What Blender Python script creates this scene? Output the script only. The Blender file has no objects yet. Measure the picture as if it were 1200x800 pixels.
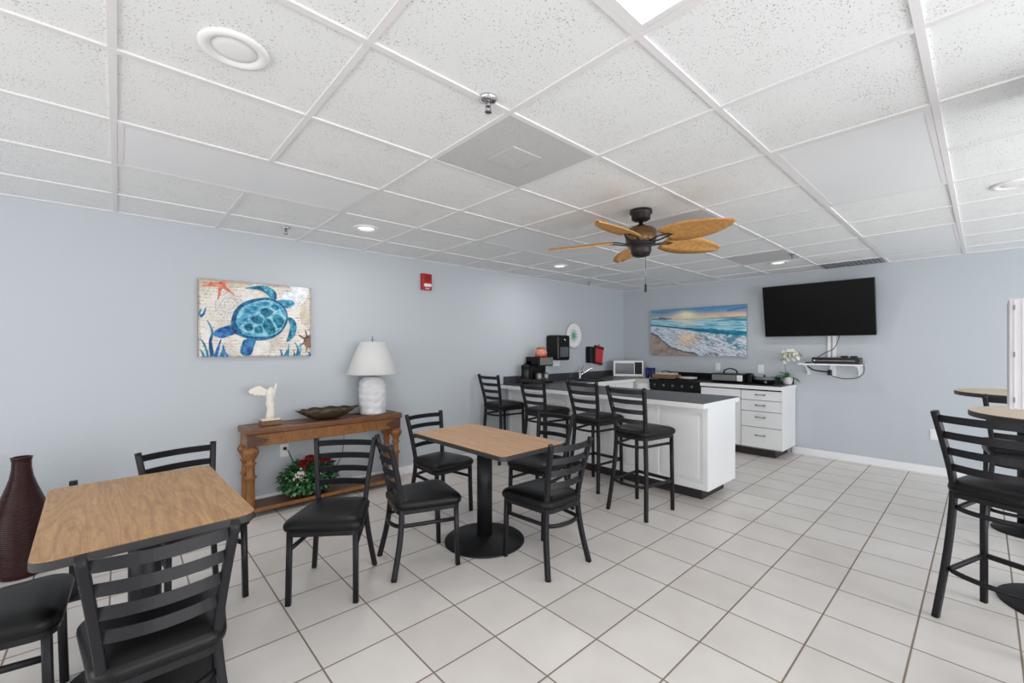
import bpy, bmesh, math, random
from mathutils import Vector, Matrix
random.seed(7)
R = math.radians
PI = math.pi
SC = bpy.context.scene
COL = SC.collection

# ------------------------------------------------------------------ camera
EYE = 1.375
CEIL = 2.361
YA = 4.27          # left wall plane
XB = 6.56          # back wall plane
XC = -2.6          # wall behind the camera
YD = -2.9          # window wall on the right
cam_d = bpy.data.cameras.new('camera')
cam = bpy.data.objects.new('camera', cam_d)
COL.objects.link(cam)
cam.location = (0, 0, EYE)
cam.rotation_euler = (R(90), 0, R(47.56 - 90))
cam_d.sensor_width = 36
cam_d.lens = 505.2 / 1200 * 36
cam_d.shift_y = 7.7 / 1200
cam_d.clip_start = 0.05
SC.camera = cam

# ------------------------------------------------------------------ light
SC.view_settings.view_transform = 'Standard'
SC.view_settings.look = 'None'
SC.view_settings.gamma = 1
SC.view_settings.use_curve_mapping = False
SC.view_settings.exposure = 0.0
SC.cycles.use_denoising = True
SC.cycles.max_bounces = 10
SC.cycles.diffuse_bounces = 7
SC.cycles.sample_clamp_indirect = 6
w = bpy.data.worlds.new('daylight')
SC.world = w
w.use_nodes = True
w.node_tree.nodes['Background'].inputs[0].default_value = (0.93, 0.97, 1.0, 1)
w.node_tree.nodes['Background'].inputs[1].default_value = 1.0

def area(name, loc, target, sx, sy, power, color):
    d = bpy.data.lights.new(name, 'AREA')
    d.shape = 'RECTANGLE'
    d.size, d.size_y = sx, sy
    d.energy = power
    d.color = color
    o = bpy.data.objects.new(name, d)
    COL.objects.link(o)
    o.location = loc
    o.rotation_euler = (Vector(target) - Vector(loc)).to_track_quat('-Z', 'Y').to_euler()
    return o
# daylight coming in through the windows of the right wall and of the wall behind the camera
WIN_R = [(-0.6, 1.4), (1.9, 3.9), (4.3, 6.1)]       # x ranges, right wall
WIN_B = [(-1.9, 0.2), (0.9, 3.2)]                    # y ranges, wall behind
WZ0, WZ1 = 0.25, 2.2
for i, (a, b) in enumerate(WIN_R):
    area('window_daylight', ((a + b) / 2, YD - 0.12, 1.25), ((a + b) / 2, 2, 3.6), b - a, 1.9, (56, 93, 38)[i], ((1, 0.99, 0.98), (0.97, 0.99, 1.0), (0.93, 0.97, 1.0))[i])
for i, (a, b) in enumerate(WIN_B):
    area('window_daylight', (XC - 0.12, (a + b) / 2, 1.25), (2, (a + b) / 2, 3.4), b - a, 1.9, (36, 44)[i], (1.0, 0.985, 0.97))

# ------------------------------------------------------------------ materials
def mat(name, col, rough=0.5, metal=0.0, spec=0.5, var=0.0, scale=20.0, bump=0.0, bscale=80.0, coat=0.0):
    m = bpy.data.materials.new(name)
    m.use_nodes = True
    nt = m.node_tree
    p = nt.nodes['Principled BSDF']
    p.inputs['Base Color'].default_value = (*col, 1)
    p.inputs['Roughness'].default_value = rough
    p.inputs['Metallic'].default_value = metal
    p.inputs['Specular IOR Level'].default_value = spec
    p.inputs['Coat Weight'].default_value = coat
    tc = nt.nodes.new('ShaderNodeTexCoord')
    if var > 0:
        n = nt.nodes.new('ShaderNodeTexNoise')
        n.inputs['Scale'].default_value = scale
        n.inputs['Detail'].default_value = 4
        nt.links.new(tc.outputs['Object'], n.inputs['Vector'])
        r = nt.nodes.new('ShaderNodeValToRGB')
        r.color_ramp.elements[0].position = 0.3
        r.color_ramp.elements[1].position = 0.7
        r.color_ramp.elements[0].color = (*[c * (1 - var) for c in col], 1)
        r.color_ramp.elements[1].color = (*[min(1, c * (1 + var)) for c in col], 1)
        nt.links.new(n.outputs['Fac'], r.inputs['Fac'])
        nt.links.new(r.outputs['Color'], p.inputs['Base Color'])
    if bump > 0:
        n = nt.nodes.new('ShaderNodeTexNoise')
        n.inputs['Scale'].default_value = bscale
        n.inputs['Detail'].default_value = 3
        nt.links.new(tc.outputs['Object'], n.inputs['Vector'])
        b = nt.nodes.new('ShaderNodeBump')
        b.inputs['Strength'].default_value = bump
        b.inputs['Distance'].default_value = 0.01
        nt.links.new(n.outputs['Fac'], b.inputs['Height'])
        nt.links.new(b.outputs['Normal'], p.inputs['Normal'])
    return m

def srgb(r, g, b):
    f = lambda c: (c / 255 / 12.92) if c / 255 <= 0.04045 else ((c / 255 + 0.055) / 1.055) ** 2.4
    return (f(r), f(g), f(b))

def emis(name, col, strength):
    m = bpy.data.materials.new(name)
    m.use_nodes = True
    p = m.node_tree.nodes['Principled BSDF']
    p.inputs['Base Color'].default_value = (*col, 1)
    p.inputs['Emission Color'].default_value = (*col, 1)
    p.inputs['Emission Strength'].default_value = strength
    return m

def wood(name, c0, c1, scale=(2, 14, 14), rough=0.4, dist=3.0, rings=0.0):
    m = bpy.data.materials.new(name)
    m.use_nodes = True
    nt = m.node_tree
    L = nt.links
    p = nt.nodes['Principled BSDF']
    p.inputs['Roughness'].default_value = rough
    tc = nt.nodes.new('ShaderNodeTexCoord')
    mp = nt.nodes.new('ShaderNodeMapping')
    mp.inputs['Scale'].default_value = scale
    L.new(tc.outputs['Object'], mp.inputs['Vector'])
    def noise(sc, de, di=0.0, src=mp):
        n = nt.nodes.new('ShaderNodeTexNoise')
        n.inputs['Scale'].default_value = sc
        n.inputs['Detail'].default_value = de
        n.inputs['Distortion'].default_value = di
        L.new(src.outputs['Vector'], n.inputs['Vector'])
        return n.outputs['Fac']
    def M(op, a, b, c=None):
        n = nt.nodes.new('ShaderNodeMath')
        n.operation = op
        for q, v in enumerate((a, b, c)):
            if v is None: continue
            if isinstance(v, (int, float)): n.inputs[q].default_value = v
            else: L.new(v, n.inputs[q])
        return n.outputs[0]
    f = M('MULTIPLY_ADD', noise(7.0, 3), 0.45, M('MULTIPLY', noise(1.0, 6, dist), 0.6))
    if rings > 0:
        mp2 = nt.nodes.new('ShaderNodeMapping')
        mp2.inputs['Scale'].default_value = [q / 6 for q in scale]
        L.new(tc.outputs['Object'], mp2.inputs['Vector'])
        g = noise(1.6, 1.0, 0.3, mp2)
        sn = M('SINE', M('MULTIPLY', g, 95.0), 0)
        f = M('MULTIPLY_ADD', M('POWER', M('MULTIPLY_ADD', sn, 0.5, 0.5), 3.0), -rings, f)
    r = nt.nodes.new('ShaderNodeValToRGB')
    r.color_ramp.elements[0].position = 0.32
    r.color_ramp.elements[1].position = 0.66
    r.color_ramp.elements[0].color = (*c0, 1)
    r.color_ramp.elements[1].color = (*c1, 1)
    L.new(f, r.inputs['Fac'])
    L.new(r.outputs['Color'], p.inputs['Base Color'])
    return m

def floor_material():
    m = bpy.data.materials.new('floor_tile')
    m.use_nodes = True
    nt = m.node_tree
    L = nt.links
    p = nt.nodes['Principled BSDF']
    geo = nt.nodes.new('ShaderNodeNewGeometry')
    sep = nt.nodes.new('ShaderNodeSeparateXYZ')
    L.new(geo.outputs['Position'], sep.inputs[0])
    def M(op, a, b=None, c=None):
        n = nt.nodes.new('ShaderNodeMath')
        n.operation = op
        for i, v in enumerate((a, b, c)):
            if v is None: continue
            if isinstance(v, (int, float)): n.inputs[i].default_value = v
            else: L.new(v, n.inputs[i])
        return n.outputs[0]
    edges, ids = [], []
    for ax, t, o in (('X', 0.3403, 0.6486), ('Y', 0.3373, 0.2229)):
        u = M('DIVIDE', M('SUBTRACT', sep.outputs[ax], o), t)
        ids.append(M('FLOOR', u))
        fr = M('FRACT', u)
        d = M('MULTIPLY', M('MINIMUM', fr, M('SUBTRACT', 1.0, fr)), t)
        edges.append(d)
    d = M('MINIMUM', edges[0], edges[1])
    g = nt.nodes.new('ShaderNodeMapRange')
    g.interpolation_type = 'SMOOTHSTEP'
    L.new(d, g.inputs['Value'])
    g.inputs['From Min'].default_value = 0.0027
    g.inputs['From Max'].default_value = 0.0050
    cmb = nt.nodes.new('ShaderNodeCombineXYZ')
    L.new(ids[0], cmb.inputs[0]); L.new(ids[1], cmb.inputs[1])
    wn = nt.nodes.new('ShaderNodeTexWhiteNoise')
    L.new(cmb.outputs[0], wn.inputs['Vector'])
    ns = nt.nodes.new('ShaderNodeTexNoise')
    ns.inputs['Scale'].default_value = 5
    ns.inputs['Detail'].default_value = 6
    L.new(geo.outputs['Position'], ns.inputs['Vector'])
    fac = M('ADD', M('MULTIPLY', wn.outputs['Value'], 0.35), M('MULTIPLY', ns.outputs['Fac'], 0.75))
    cr = nt.nodes.new('ShaderNodeValToRGB')
    cr.color_ramp.elements[0].position = 0.25
    cr.color_ramp.elements[1].position = 0.85
    cr.color_ramp.elements[0].color = (*srgb(208, 202, 197), 1)
    cr.color_ramp.elements[1].color = (*srgb(224, 219, 215), 1)
    L.new(fac, cr.inputs['Fac'])
    mx = nt.nodes.new('ShaderNodeMix')
    mx.data_type = 'RGBA'
    L.new(g.outputs['Result'], mx.inputs['Factor'])
    mx.inputs['A'].default_value = (*srgb(132, 116, 102), 1)
    L.new(cr.outputs['Color'], mx.inputs['B'])
    L.new(mx.outputs['Result'], p.inputs['Base Color'])
    L.new(M('SUBTRACT', 0.85, M('MULTIPLY', g.outputs['Result'], 0.50)), p.inputs['Roughness'])
    b = nt.nodes.new('ShaderNodeBump')
    b.inputs['Strength'].default_value = 0.35
    b.inputs['Distance'].default_value = 0.003
    L.new(g.outputs['Result'], b.inputs['Height'])
    L.new(b.outputs['Normal'], p.inputs['Normal'])
    return m

def ceiling_material():
    m = mat('ceiling_tile', srgb(228, 226, 224), 0.95)
    nt = m.node_tree
    L = nt.links
    p = nt.nodes['Principled BSDF']
    geo = nt.nodes.new('ShaderNodeNewGeometry')
    n = nt.nodes.new('ShaderNodeTexNoise')
    n.inputs['Scale'].default_value = 150
    n.inputs['Detail'].default_value = 1.5
    n.inputs['Roughness'].default_value = 0.4
    L.new(geo.outputs['Position'], n.inputs['Vector'])
    n2 = nt.nodes.new('ShaderNodeTexNoise')
    n2.inputs['Scale'].default_value = 9
    L.new(geo.outputs['Position'], n2.inputs['Vector'])
    ma = nt.nodes.new('ShaderNodeMath')
    ma.operation = 'MULTIPLY_ADD'
    ma.inputs[1].default_value = 0.22
    L.new(n2.outputs['Fac'], ma.inputs[0]); L.new(n.outputs['Fac'], ma.inputs[2])
    r = nt.nodes.new('ShaderNodeValToRGB')
    e = r.color_ramp.elements
    e[0].position = 0.40; e[0].color = (*srgb(176, 173, 170), 1)
    e[1].position = 0.47; e[1].color = (*srgb(231, 233, 234), 1)
    L.new(ma.outputs[0], r.inputs['Fac'])
    L.new(r.outputs['Color'], p.inputs['Base Color'])
    return m

M_ = {}
M_['wall'] = mat('wall_paint', srgb(189, 195, 201), 0.65, spec=0.25, bump=0.12, bscale=35)
M_['floor'] = floor_material()
M_['ceil'] = ceiling_material()
M_['tee'] = mat('ceiling_tee_metal', srgb(226, 224, 226), 0.5)
M_['trim'] = mat('white_trim_paint', srgb(236, 236, 238), 0.4)
M_['lens_off'] = mat('frosted_lens', srgb(231, 233, 236), 0.45)
M_['lens_on'] = emis('lit_lens', (1, 1, 1), 5.0)
M_['lens_can'] = emis('lit_can_lens', (1, 0.98, 0.95), 1.0)
M_['white_pl'] = mat('white_plastic', srgb(235, 235, 235), 0.35)
M_['grey_pl'] = mat('pale_grey_enamel', srgb(204, 202, 206), 0.4)
M_['grille'] = mat('grey_grille', srgb(196, 195, 197), 0.7, var=0.12, scale=150)
M_['grille_dk'] = mat('dark_grille', srgb(128, 128, 132), 0.7, var=0.2, scale=160)
M_['metal'] = mat('charcoal_metal', srgb(33, 32, 36), 0.42, metal=0.25, spec=0.35, bump=0.02, bscale=300)
M_['vinyl'] = mat('black_vinyl', srgb(11, 11, 12), 0.40, spec=0.3, bump=0.03, bscale=250)
M_['blackm'] = mat('black_metal', srgb(22, 22, 24), 0.5, spec=0.3)
M_['oak'] = wood('oak_laminate', srgb(154, 112, 68), srgb(194, 150, 98), (34, 3.2, 10), 0.38, 0.8, 0.10)
M_['oak2'] = wood('warm_laminate', srgb(178, 132, 92), srgb(218, 172, 126), (34, 3.2, 10), 0.35, 0.8, 0.07)
M_['tan'] = mat('tan_laminate', srgb(206, 186, 160), 0.4, var=0.05, scale=30)
M_['edge'] = mat('dark_edge_band', srgb(52, 49, 50), 0.5)
M_['walnut'] = wood('walnut', srgb(84, 50, 31), srgb(128, 82, 50), (2.5, 18, 18), 0.35)
M_['walnut_dk'] = wood('dark_walnut', srgb(66, 40, 27), srgb(100, 62, 40), (2.5, 18, 18), 0.35)
M_['honey'] = wood('honey_wood', srgb(112, 68, 30), srgb(154, 102, 52), (12, 12, 3), 0.38)
M_['lam_black'] = mat('black_laminate', srgb(64, 64, 68), 0.28, var=0.25, scale=200)
M_['lam_pale'] = mat('pale_laminate', srgb(196, 192, 186), 0.3)
M_['cab'] = mat('white_cabinet_paint', srgb(236, 237, 238), 0.42)
M_['gap'] = mat('gap_shade_and_black_plastic', srgb(26, 24, 25), 0.6)  # black of cords, plugs and feet; also painted shade between drawer fronts
M_['toe'] = mat('dark_toe_kick', srgb(48, 42, 42), 0.5, var=0.2, scale=40)
M_['chrome'] = mat('chrome', (0.75, 0.75, 0.77), 0.15, metal=1.0)
M_['nickel'] = mat('dark_nickel', (0.25, 0.25, 0.26), 0.3, metal=1.0)
M_['gloss_black'] = mat('gloss_black', srgb(15, 15, 17), 0.3, spec=0.3)
M_['screen'] = mat('screen_black', srgb(10, 10, 12), 0.35, spec=0.15)
M_['ceramic'] = mat('white_ceramic', srgb(222, 222, 224), 0.6, bump=0.6, bscale=28)
M_['shade'] = mat('linen_shade', srgb(205, 205, 204), 0.85, bump=0.06, bscale=300)
M_['plaster'] = mat('cream_plaster', srgb(232, 226, 214), 0.6, bump=0.3, bscale=60)
M_['bronze'] = mat('bronze_leaf', srgb(84, 74, 56), 0.4, metal=0.5, var=0.35, scale=30, bump=0.3, bscale=40)
M_['vase'] = mat('oxblood_glaze', srgb(46, 14, 14), 0.3, spec=0.3, var=0.25, scale=25)
M_['leaf'] = mat('leaf_green', srgb(58, 110, 66), 0.5, var=0.35, scale=30)
M_['leaf_lt'] = mat('pale_leaf_green', srgb(122, 166, 120), 0.5, var=0.25, scale=30)
M_['rose'] = mat('red_petals', srgb(168, 18, 34), 0.55, var=0.3, scale=40)
M_['wflower'] = mat('white_petals', srgb(238, 238, 228), 0.5)
M_['red'] = mat('alarm_red', srgb(176, 24, 30), 0.35)
M_['redcloth'] = mat('red_cloth', srgb(196, 60, 66), 0.8, var=0.3, scale=35, bump=0.2, bscale=60)
M_['redcloth_dk'] = mat('maroon_cloth', srgb(104, 24, 34), 0.85)
M_['blue'] = mat('cobalt_glaze', srgb(28, 34, 98), 0.25)
M_['fan_dark'] = mat('oil_rubbed_bronze', srgb(44, 40, 40), 0.4, metal=0.5)
M_['fan_gold'] = mat('brushed_bronze', srgb(118, 92, 62), 0.35, metal=0.7)
M_['blade'] = wood('woven_palm', srgb(176, 118, 56), srgb(220, 168, 100), (40, 40, 8), 0.55, 0.5)
M_['steel'] = mat('brushed_steel', srgb(140, 138, 136), 0.35, metal=0.6)
M_['breadwood'] = wood('maple_board', srgb(104, 74, 48), srgb(150, 116, 80), (8, 8, 8), 0.5)
M_['soil'] = mat('green_buds', srgb(120, 140, 90), 0.6)
M_['glass'] = mat('dark_door_glass', srgb(98, 104, 112), 0.12)
M_['clear'] = mat('clear_plastic', (0.95, 0.95, 0.95), 0.08)
M_['clear'].node_tree.nodes['Principled BSDF'].inputs['Transmission Weight'].default_value = 0.85
M_['candy'] = mat('wrapped_sweets', srgb(206, 132, 116), 0.5, var=0.5, scale=60)

# ------------------------------------------------------------------ helpers
def box(bm, c, s, rot=None, mi=0):
    m = Matrix.Translation(Vector(c))
    if rot is not None: m = m @ rot
    r = bmesh.ops.create_cube(bm, size=1.0, matrix=m @ Matrix.Diagonal((*s, 1)))
    fs = set()
    for v in r['verts']:
        for f in v.link_faces: fs.add(f)
    for f in fs: f.material_index = mi
    return r['verts']

def span(bm, a, b, mi=0):
    return box(bm, [(a[i] + b[i]) / 2 for i in range(3)], [abs(b[i] - a[i]) for i in range(3)], mi=mi)

def lathe(bm, prof, seg=32, c=(0, 0, 0), mi=0, axis=None, ripple=None):
    rings = []
    for r, z in prof:
        ring = []
        for k in range(seg):
            a = 2 * PI * k / seg
            rr = r * (ripple(a, z) if ripple else 1)
            v = Vector((rr * math.cos(a), rr * math.sin(a), z))
            if axis is not None: v = axis @ v
            ring.append(bm.verts.new(v + Vector(c)))
        rings.append(ring)
    for i in range(len(rings) - 1):
        for k in range(seg):
            f = bm.faces.new((rings[i][k], rings[i][(k + 1) % seg], rings[i + 1][(k + 1) % seg], rings[i + 1][k]))
            f.smooth = True
            f.material_index = mi
    for ring, rev in ((rings[0], True), (rings[-1], False)):
        f = bm.faces.new(ring[::-1] if rev else ring)
        f.material_index = mi
    return rings

def cyl(bm, p0, p1, r, seg=16, mi=0, r1=None):
    p0, p1 = Vector(p0), Vector(p1)
    q = (p1 - p0).to_track_quat('Z', 'Y').to_matrix()
    lathe(bm, [(r, 0), (r if r1 is None else r1, (p1 - p0).length)], seg, p0, mi, q)

def sweep(bm, path, sec, side=None, closed=False, mi=0, smooth=True):
    """sec: list of (a,b) offsets along side and along tangent x side"""
    P = [Vector(p) for p in path]
    n = len(P)
    rings = []
    for i in range(n):
        if closed: t = P[(i + 1) % n] - P[i - 1]
        else: t = P[min(i + 1, n - 1)] - P[max(i - 1, 0)]
        t.normalize()
        s = Vector(side) if side is not None else Vector((0, 0, 1))
        s = s - t * s.dot(t)
        if s.length < 1e-4: s = t.orthogonal()
        s.normalize()
        b = t.cross(s)
        rings.append([bm.verts.new(P[i] + s * x + b * y) for x, y in sec])
    m = len(sec)
    for i in range(n if closed else n - 1):
        a, c = rings[i], rings[(i + 1) % n]
        for k in range(m):
            f = bm.faces.new((a[k], a[(k + 1) % m], c[(k + 1) % m], c[k]))
            f.smooth = smooth
            f.material_index = mi
    if not closed:
        bm.faces.new(rings[0][::-1]).material_index = mi
        bm.faces.new(rings[-1]).material_index = mi

def rect(w_, h_): return [(-w_ / 2, -h_ / 2), (w_ / 2, -h_ / 2), (w_ / 2, h_ / 2), (-w_ / 2, h_ / 2)]
def rrect(w_, h_, r=0.006):
    out = []
    for cx, cy, a0 in ((w_ / 2 - r, h_ / 2 - r, 0), (-w_ / 2 + r, h_ / 2 - r, 90), (-w_ / 2 + r, -h_ / 2 + r, 180), (w_ / 2 - r, -h_ / 2 + r, 270)):
        for d in (0, 45, 90): out.append((cx + r * math.cos(R(a0 + d)), cy + r * math.sin(R(a0 + d))))
    return out
def circ(r, n=10): return [(r * math.cos(2 * PI * k / n), r * math.sin(2 * PI * k / n)) for k in range(n)]

def smooth_path(pts, n=6):
    P = [Vector(p) for p in pts]
    out = []
    for i in range(len(P) - 1):
        p0, p1, p2, p3 = P[max(i - 1, 0)], P[i], P[i + 1], P[min(i + 2, len(P) - 1)]
        for k in range(n):
            t = k / n
            out.append(0.5 * ((2 * p1) + (p2 - p0) * t + (2 * p0 - 5 * p1 + 4 * p2 - p3) * t * t + (3 * p1 - p0 - 3 * p2 + p3) * t ** 3))
    out.append(P[-1])
    return out

def prism(bm, pts, z0, z1, mi=0, mi_side=None):
    lo = [bm.verts.new((x, y, z0)) for x, y in pts]
    hi = [bm.verts.new((x, y, z1)) for x, y in pts]
    n = len(pts)
    bm.faces.new(lo[::-1]).material_index = mi if mi_side is None else mi_side
    bm.faces.new(hi).material_index = mi
    for k in range(n):
        bm.faces.new((lo[k], lo[(k + 1) % n], hi[(k + 1) % n], hi[k])).material_index = mi if mi_side is None else mi_side

def NB(): return bmesh.new()

def obj(name, bm, mats, parent=None, bevel=0.0, loc=None, seg=2, recalc=True):
    if recalc: bmesh.ops.recalc_face_normals(bm, faces=bm.faces[:])
    me = bpy.data.meshes.new(name)
    bm.to_mesh(me)
    bm.free()
    for m in (mats if isinstance(mats, (list, tuple)) else [mats]):
        me.materials.append(M_[m] if isinstance(m, str) else m)
    o = bpy.data.objects.new(name, me)
    COL.objects.link(o)
    if parent is not None: o.parent = parent
    if loc is not None: o.location = loc
    if bevel > 0:
        b = o.modifiers.new('bevel', 'BEVEL')
        b.width = bevel
        b.segments = seg
        b.limit_method = 'ANGLE'
        b.angle_limit = R(40)
    return o

def tag(o, label, cat, group=None):
    o['label'] = label
    o['category'] = cat
    if group: o['group'] = group
    return o

def thing(name, label, cat, loc=(0, 0, 0), rz=0.0, group=None):
    o = bpy.data.objects.new(name, None)
    COL.objects.link(o)
    o.empty_display_size = 0.05
    o.location = loc
    o.rotation_euler = (0, 0, rz)
    return tag(o, label, cat, group)

def struct(name, bm, mats, parent=None, bevel=0.0):
    o = obj(name, bm, mats, parent, bevel)
    if parent is None: o['kind'] = 'structure'
    return o

def dup(root, loc, rz, label, group=None):
    r = root.copy()
    COL.objects.link(r)
    r.location = loc
    r.rotation_euler = (0, 0, rz)
    r['label'] = label
    if group: r['group'] = group
    for ch in list(root.children):
        c = ch.copy()
        COL.objects.link(c)
        c.parent = r
        for g in list(ch.children):
            d = g.copy()
            COL.objects.link(d)
            d.parent = c
    return r

# ------------------------------------------------------------------ room shell
bm = NB(); span(bm, (XC - 0.15, YD - 0.15, -0.12), (XB + 0.15, YA + 0.15, 0)); struct('floor', bm, 'floor')
bm = NB(); span(bm, (XC - 0.15, YA, 0), (XB + 0.15, YA + 0.15, CEIL + 0.1)); struct('wall_left', bm, 'wall')
bm = NB(); span(bm, (XB, YD - 0.15, 0), (XB + 0.15, YA, CEIL + 0.1)); struct('wall_back', bm, 'wall')

def wall_with_openings(name, axis, pos, t, lo, hi, openings):
    bm = NB()
    def seg(a, b, z0, z1):
        if axis == 'x': span(bm, (a, pos - t, z0), (b, pos, z1))
        else: span(bm, (pos - t, a, z0), (pos, b, z1))
    cur = lo
    for a, b in openings:
        seg(cur, a, 0, CEIL + 0.1)
        seg(a, b, 0, WZ0)
        seg(a, b, WZ1, CEIL + 0.1)
        cur = b
    seg(cur, hi, 0, CEIL + 0.1)
    return struct(name, bm, 'wall')
wall_with_openings('wall_right', 'x', YD, 0.15, XC - 0.15, XB, WIN_R)
wall_with_openings('wall_front', 'y', XC, 0.15, YD, YA, WIN_B)
k = 1
for axis, rng in (('x', WIN_R), ('y', WIN_B)):
    for a, b in rng:
        bm = NB()
        m = (a + b) / 2
        for p, q in (((a, WZ0), (a + 0.05, WZ1)), ((b - 0.05, WZ0), (b, WZ1)), ((m - 0.025, WZ0), (m + 0.025, WZ1)), ((a, WZ0), (b, WZ0 + 0.05)), ((a, WZ1 - 0.05), (b, WZ1))):
            if axis == 'x': span(bm, (p[0], YD - 0.09, p[1]), (q[0], YD - 0.03, q[1]))
            else: span(bm, (XC - 0.09, p[0], p[1]), (XC - 0.03, q[0], q[1]))
        struct('window_%d' % k, bm, 'trim')
        k += 1
bm = NB(); span(bm, (XC, YA - 0.014, 0), (3.9, YA, 0.085)); struct('baseboard_left', bm, 'trim', bevel=0.003)
bm = NB(); span(bm, (XB - 0.014, YD, 0), (XB, 1.70, 0.085)); struct('baseboard_back', bm, 'trim', bevel=0.003)

# ceiling: recessed mineral-fibre tiles in a hung grid
LX = lambda i: -0.0139 + 0.6144 * (i - 1)
MY = lambda j: 1.343 + 0.6052 * j
bm = NB(); span(bm, (XC - 0.1, YD - 0.1, CEIL + 0.007), (XB + 0.1, YA + 0.1, CEIL + 0.1))
ceil = struct('ceiling', bm, 'ceil')
bm = NB()
TW = 0.012
TROF = [(1, 3, 2, 3), (5, 7, 2, 3), (9, 11, 2, 3), (1, 3, -2, -1), (5, 7, -2, -1), (9, 11, -2, -1)]
for i in range(-3, 12):
    cuts = sorted((MY(c) + TW, MY(d) - TW) for a, b, c, d in TROF if a < i < b)
    y = YD
    for c, d in cuts + [(YA, YA)]:
        span(bm, (LX(i) - TW, y, CEIL), (LX(i) + TW, c, CEIL + 0.0075))
        y = d
for j in range(-6, 5): span(bm, (XC, MY(j) - TW, CEIL - 0.0004), (XB, MY(j) + TW, CEIL + 0.0075))
span(bm, (XC, YA - 0.02, CEIL - 0.0006), (XB, YA, CEIL + 0.0075))
span(bm, (XB - 0.02, YD, CEIL - 0.0006), (XB, YA, CEIL + 0.0075))
struct('ceiling_grid', bm, 'tee', ceil)

# square column just beyond the right edge of the view
bm = NB(); span(bm, (2.36, -0.52, 0), (2.66, -0.21, CEIL + 0.01)); struct('trim_1', bm, 'wall')

# ------------------------------------------------------------------ ceiling fittings
def troffer(i0, i1, j0, j1, label, lit=False):
    t = thing('ceiling_light', label, 'ceiling light', (LX(i0), MY(j0), CEIL), 0, 'long flush ceiling lights in the tile grid')
    wx, wy = LX(i1) - LX(i0), MY(j1) - MY(j0)
    a = TW + 0.001
    bm = NB()
    for p, q in (((a, a), (wx - a, a + 0.022)), ((a, wy - a - 0.022), (wx - a, wy - a)), ((a, a + 0.022), (a + 0.022, wy - a - 0.022)), ((wx - a - 0.022, a + 0.022), (wx - a, wy - a - 0.022))):
        span(bm, (p[0], p[1], 0.0005), (q[0], q[1], 0.0068))
    obj('frame', bm, 'tee', t)
    bm = NB(); span(bm, (a + 0.0222, a + 0.0222, 0.002), (wx - a - 0.0222, wy - a - 0.0222, 0.0069))
    obj('diffuser', bm, 'lens_on' if lit else 'lens_off', t)
troffer(1, 3, 2, 3, 'unlit flush ceiling light above the turtle picture')
troffer(5, 7, 2, 3, 'unlit flush ceiling light behind the ceiling fan, near the left wall')
troffer(9, 11, 2, 3, 'unlit flush ceiling light closest to the room corner')
troffer(1, 3, -2, -1, 'lit glowing white ceiling light at the top edge of the photo', True)
troffer(5, 7, -2, -1, 'unlit wide flush ceiling light panel to the right of the ceiling fan')
troffer(9, 11, -2, -1, 'unlit flush ceiling light on the right, near the back wall')

def vent(i0, i1, j0, j1, label, m, inner=True, xend=None, slats=False):
    x1 = xend if xend else LX(i1)
    t = thing('ceiling_vent', label, 'ceiling vent', (LX(i0), MY(j0), CEIL), 0, 'grey square vents in the ceiling')
    wx, wy = x1 - LX(i0), MY(j1) - MY(j0)
    a = TW + 0.001
    bm = NB(); span(bm, (a, a, 0.002), (wx - a, wy - a, 0.0069)); obj('face_panel', bm, m, t)
    if inner:
        bm = NB(); span(bm, (wx * 0.34, wy * 0.34, -0.004), (wx * 0.66, wy * 0.66, 0.002)); obj('centre_plate', bm, m, t, bevel=0.002)
    if slats:
        bm = NB()
        n = 14
        for k in range(n):
            y = a + 0.02 + (wy - 2 * a - 0.04) * k / (n - 1)
            box(bm, (wx / 2, y, 0.0), (wx - 2 * a, 0.004, 0.012), Matrix.Rotation(R(35), 4, 'X'))
        obj('louvre', bm, m, t)
vent(3, 4, 0, 1, 'grey perforated square vent nearest the camera, left of the fan', 'grille')
vent(6, 7, 0, 1, 'grey square vent directly behind the ceiling fan', 'grille', False)
vent(9, 10, 0, 1, 'grey square vent between the fan and the television', 'grille', False)
vent(11, 12, -1, 0, 'dark grey louvred vent above the television', 'grille_dk', False, XB - 0.02, True)

def downlight(x, y, label, watts=0):
    t = thing('recessed_downlight', label, 'recessed light', (x, y, CEIL), 0, 'round recessed downlights')
    bm = NB()
    lathe(bm, [(0.066, 0.0055), (0.074, -0.0045), (0.088, -0.005), (0.100, -0.002), (0.102, 0.001), (0.102, 0.0068), (0.066, 0.0068)], 40)
    obj('trim_ring', bm, 'white_pl', t)
    bm = NB(); lathe(bm, [(0.0665, 0.0066), (0.064, 0.002), (0.04, -0.001), (0.001, -0.002)], 40)
    obj('lens', bm, 'lens_can' if watts else 'white_pl', t)
    if watts:
        d = bpy.data.lights.new('can_light', 'AREA')
        d.shape = 'DISK'
        d.size = 0.13
        d.energy = watts
        d.color = (1.0, 0.97, 0.93)
        l = bpy.data.objects.new('can_light', d)
        COL.objects.link(l)
        l.location = (x, y, CEIL - 0.006)
downlight(0.287, 1.679, 'large round white recessed light at top left of the ceiling')
downlight(1.516, 3.446, 'round recessed light above the white table lamp', 5)
downlight(3.938, 3.452, 'round recessed light over the peninsula, left of the fan', 6)
downlight(3.993, -0.13, 'round recessed light cut by the right edge of the photo')
downlight(5.649, 1.605, 'round recessed light above the wall between beach picture and television', 5)

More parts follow.
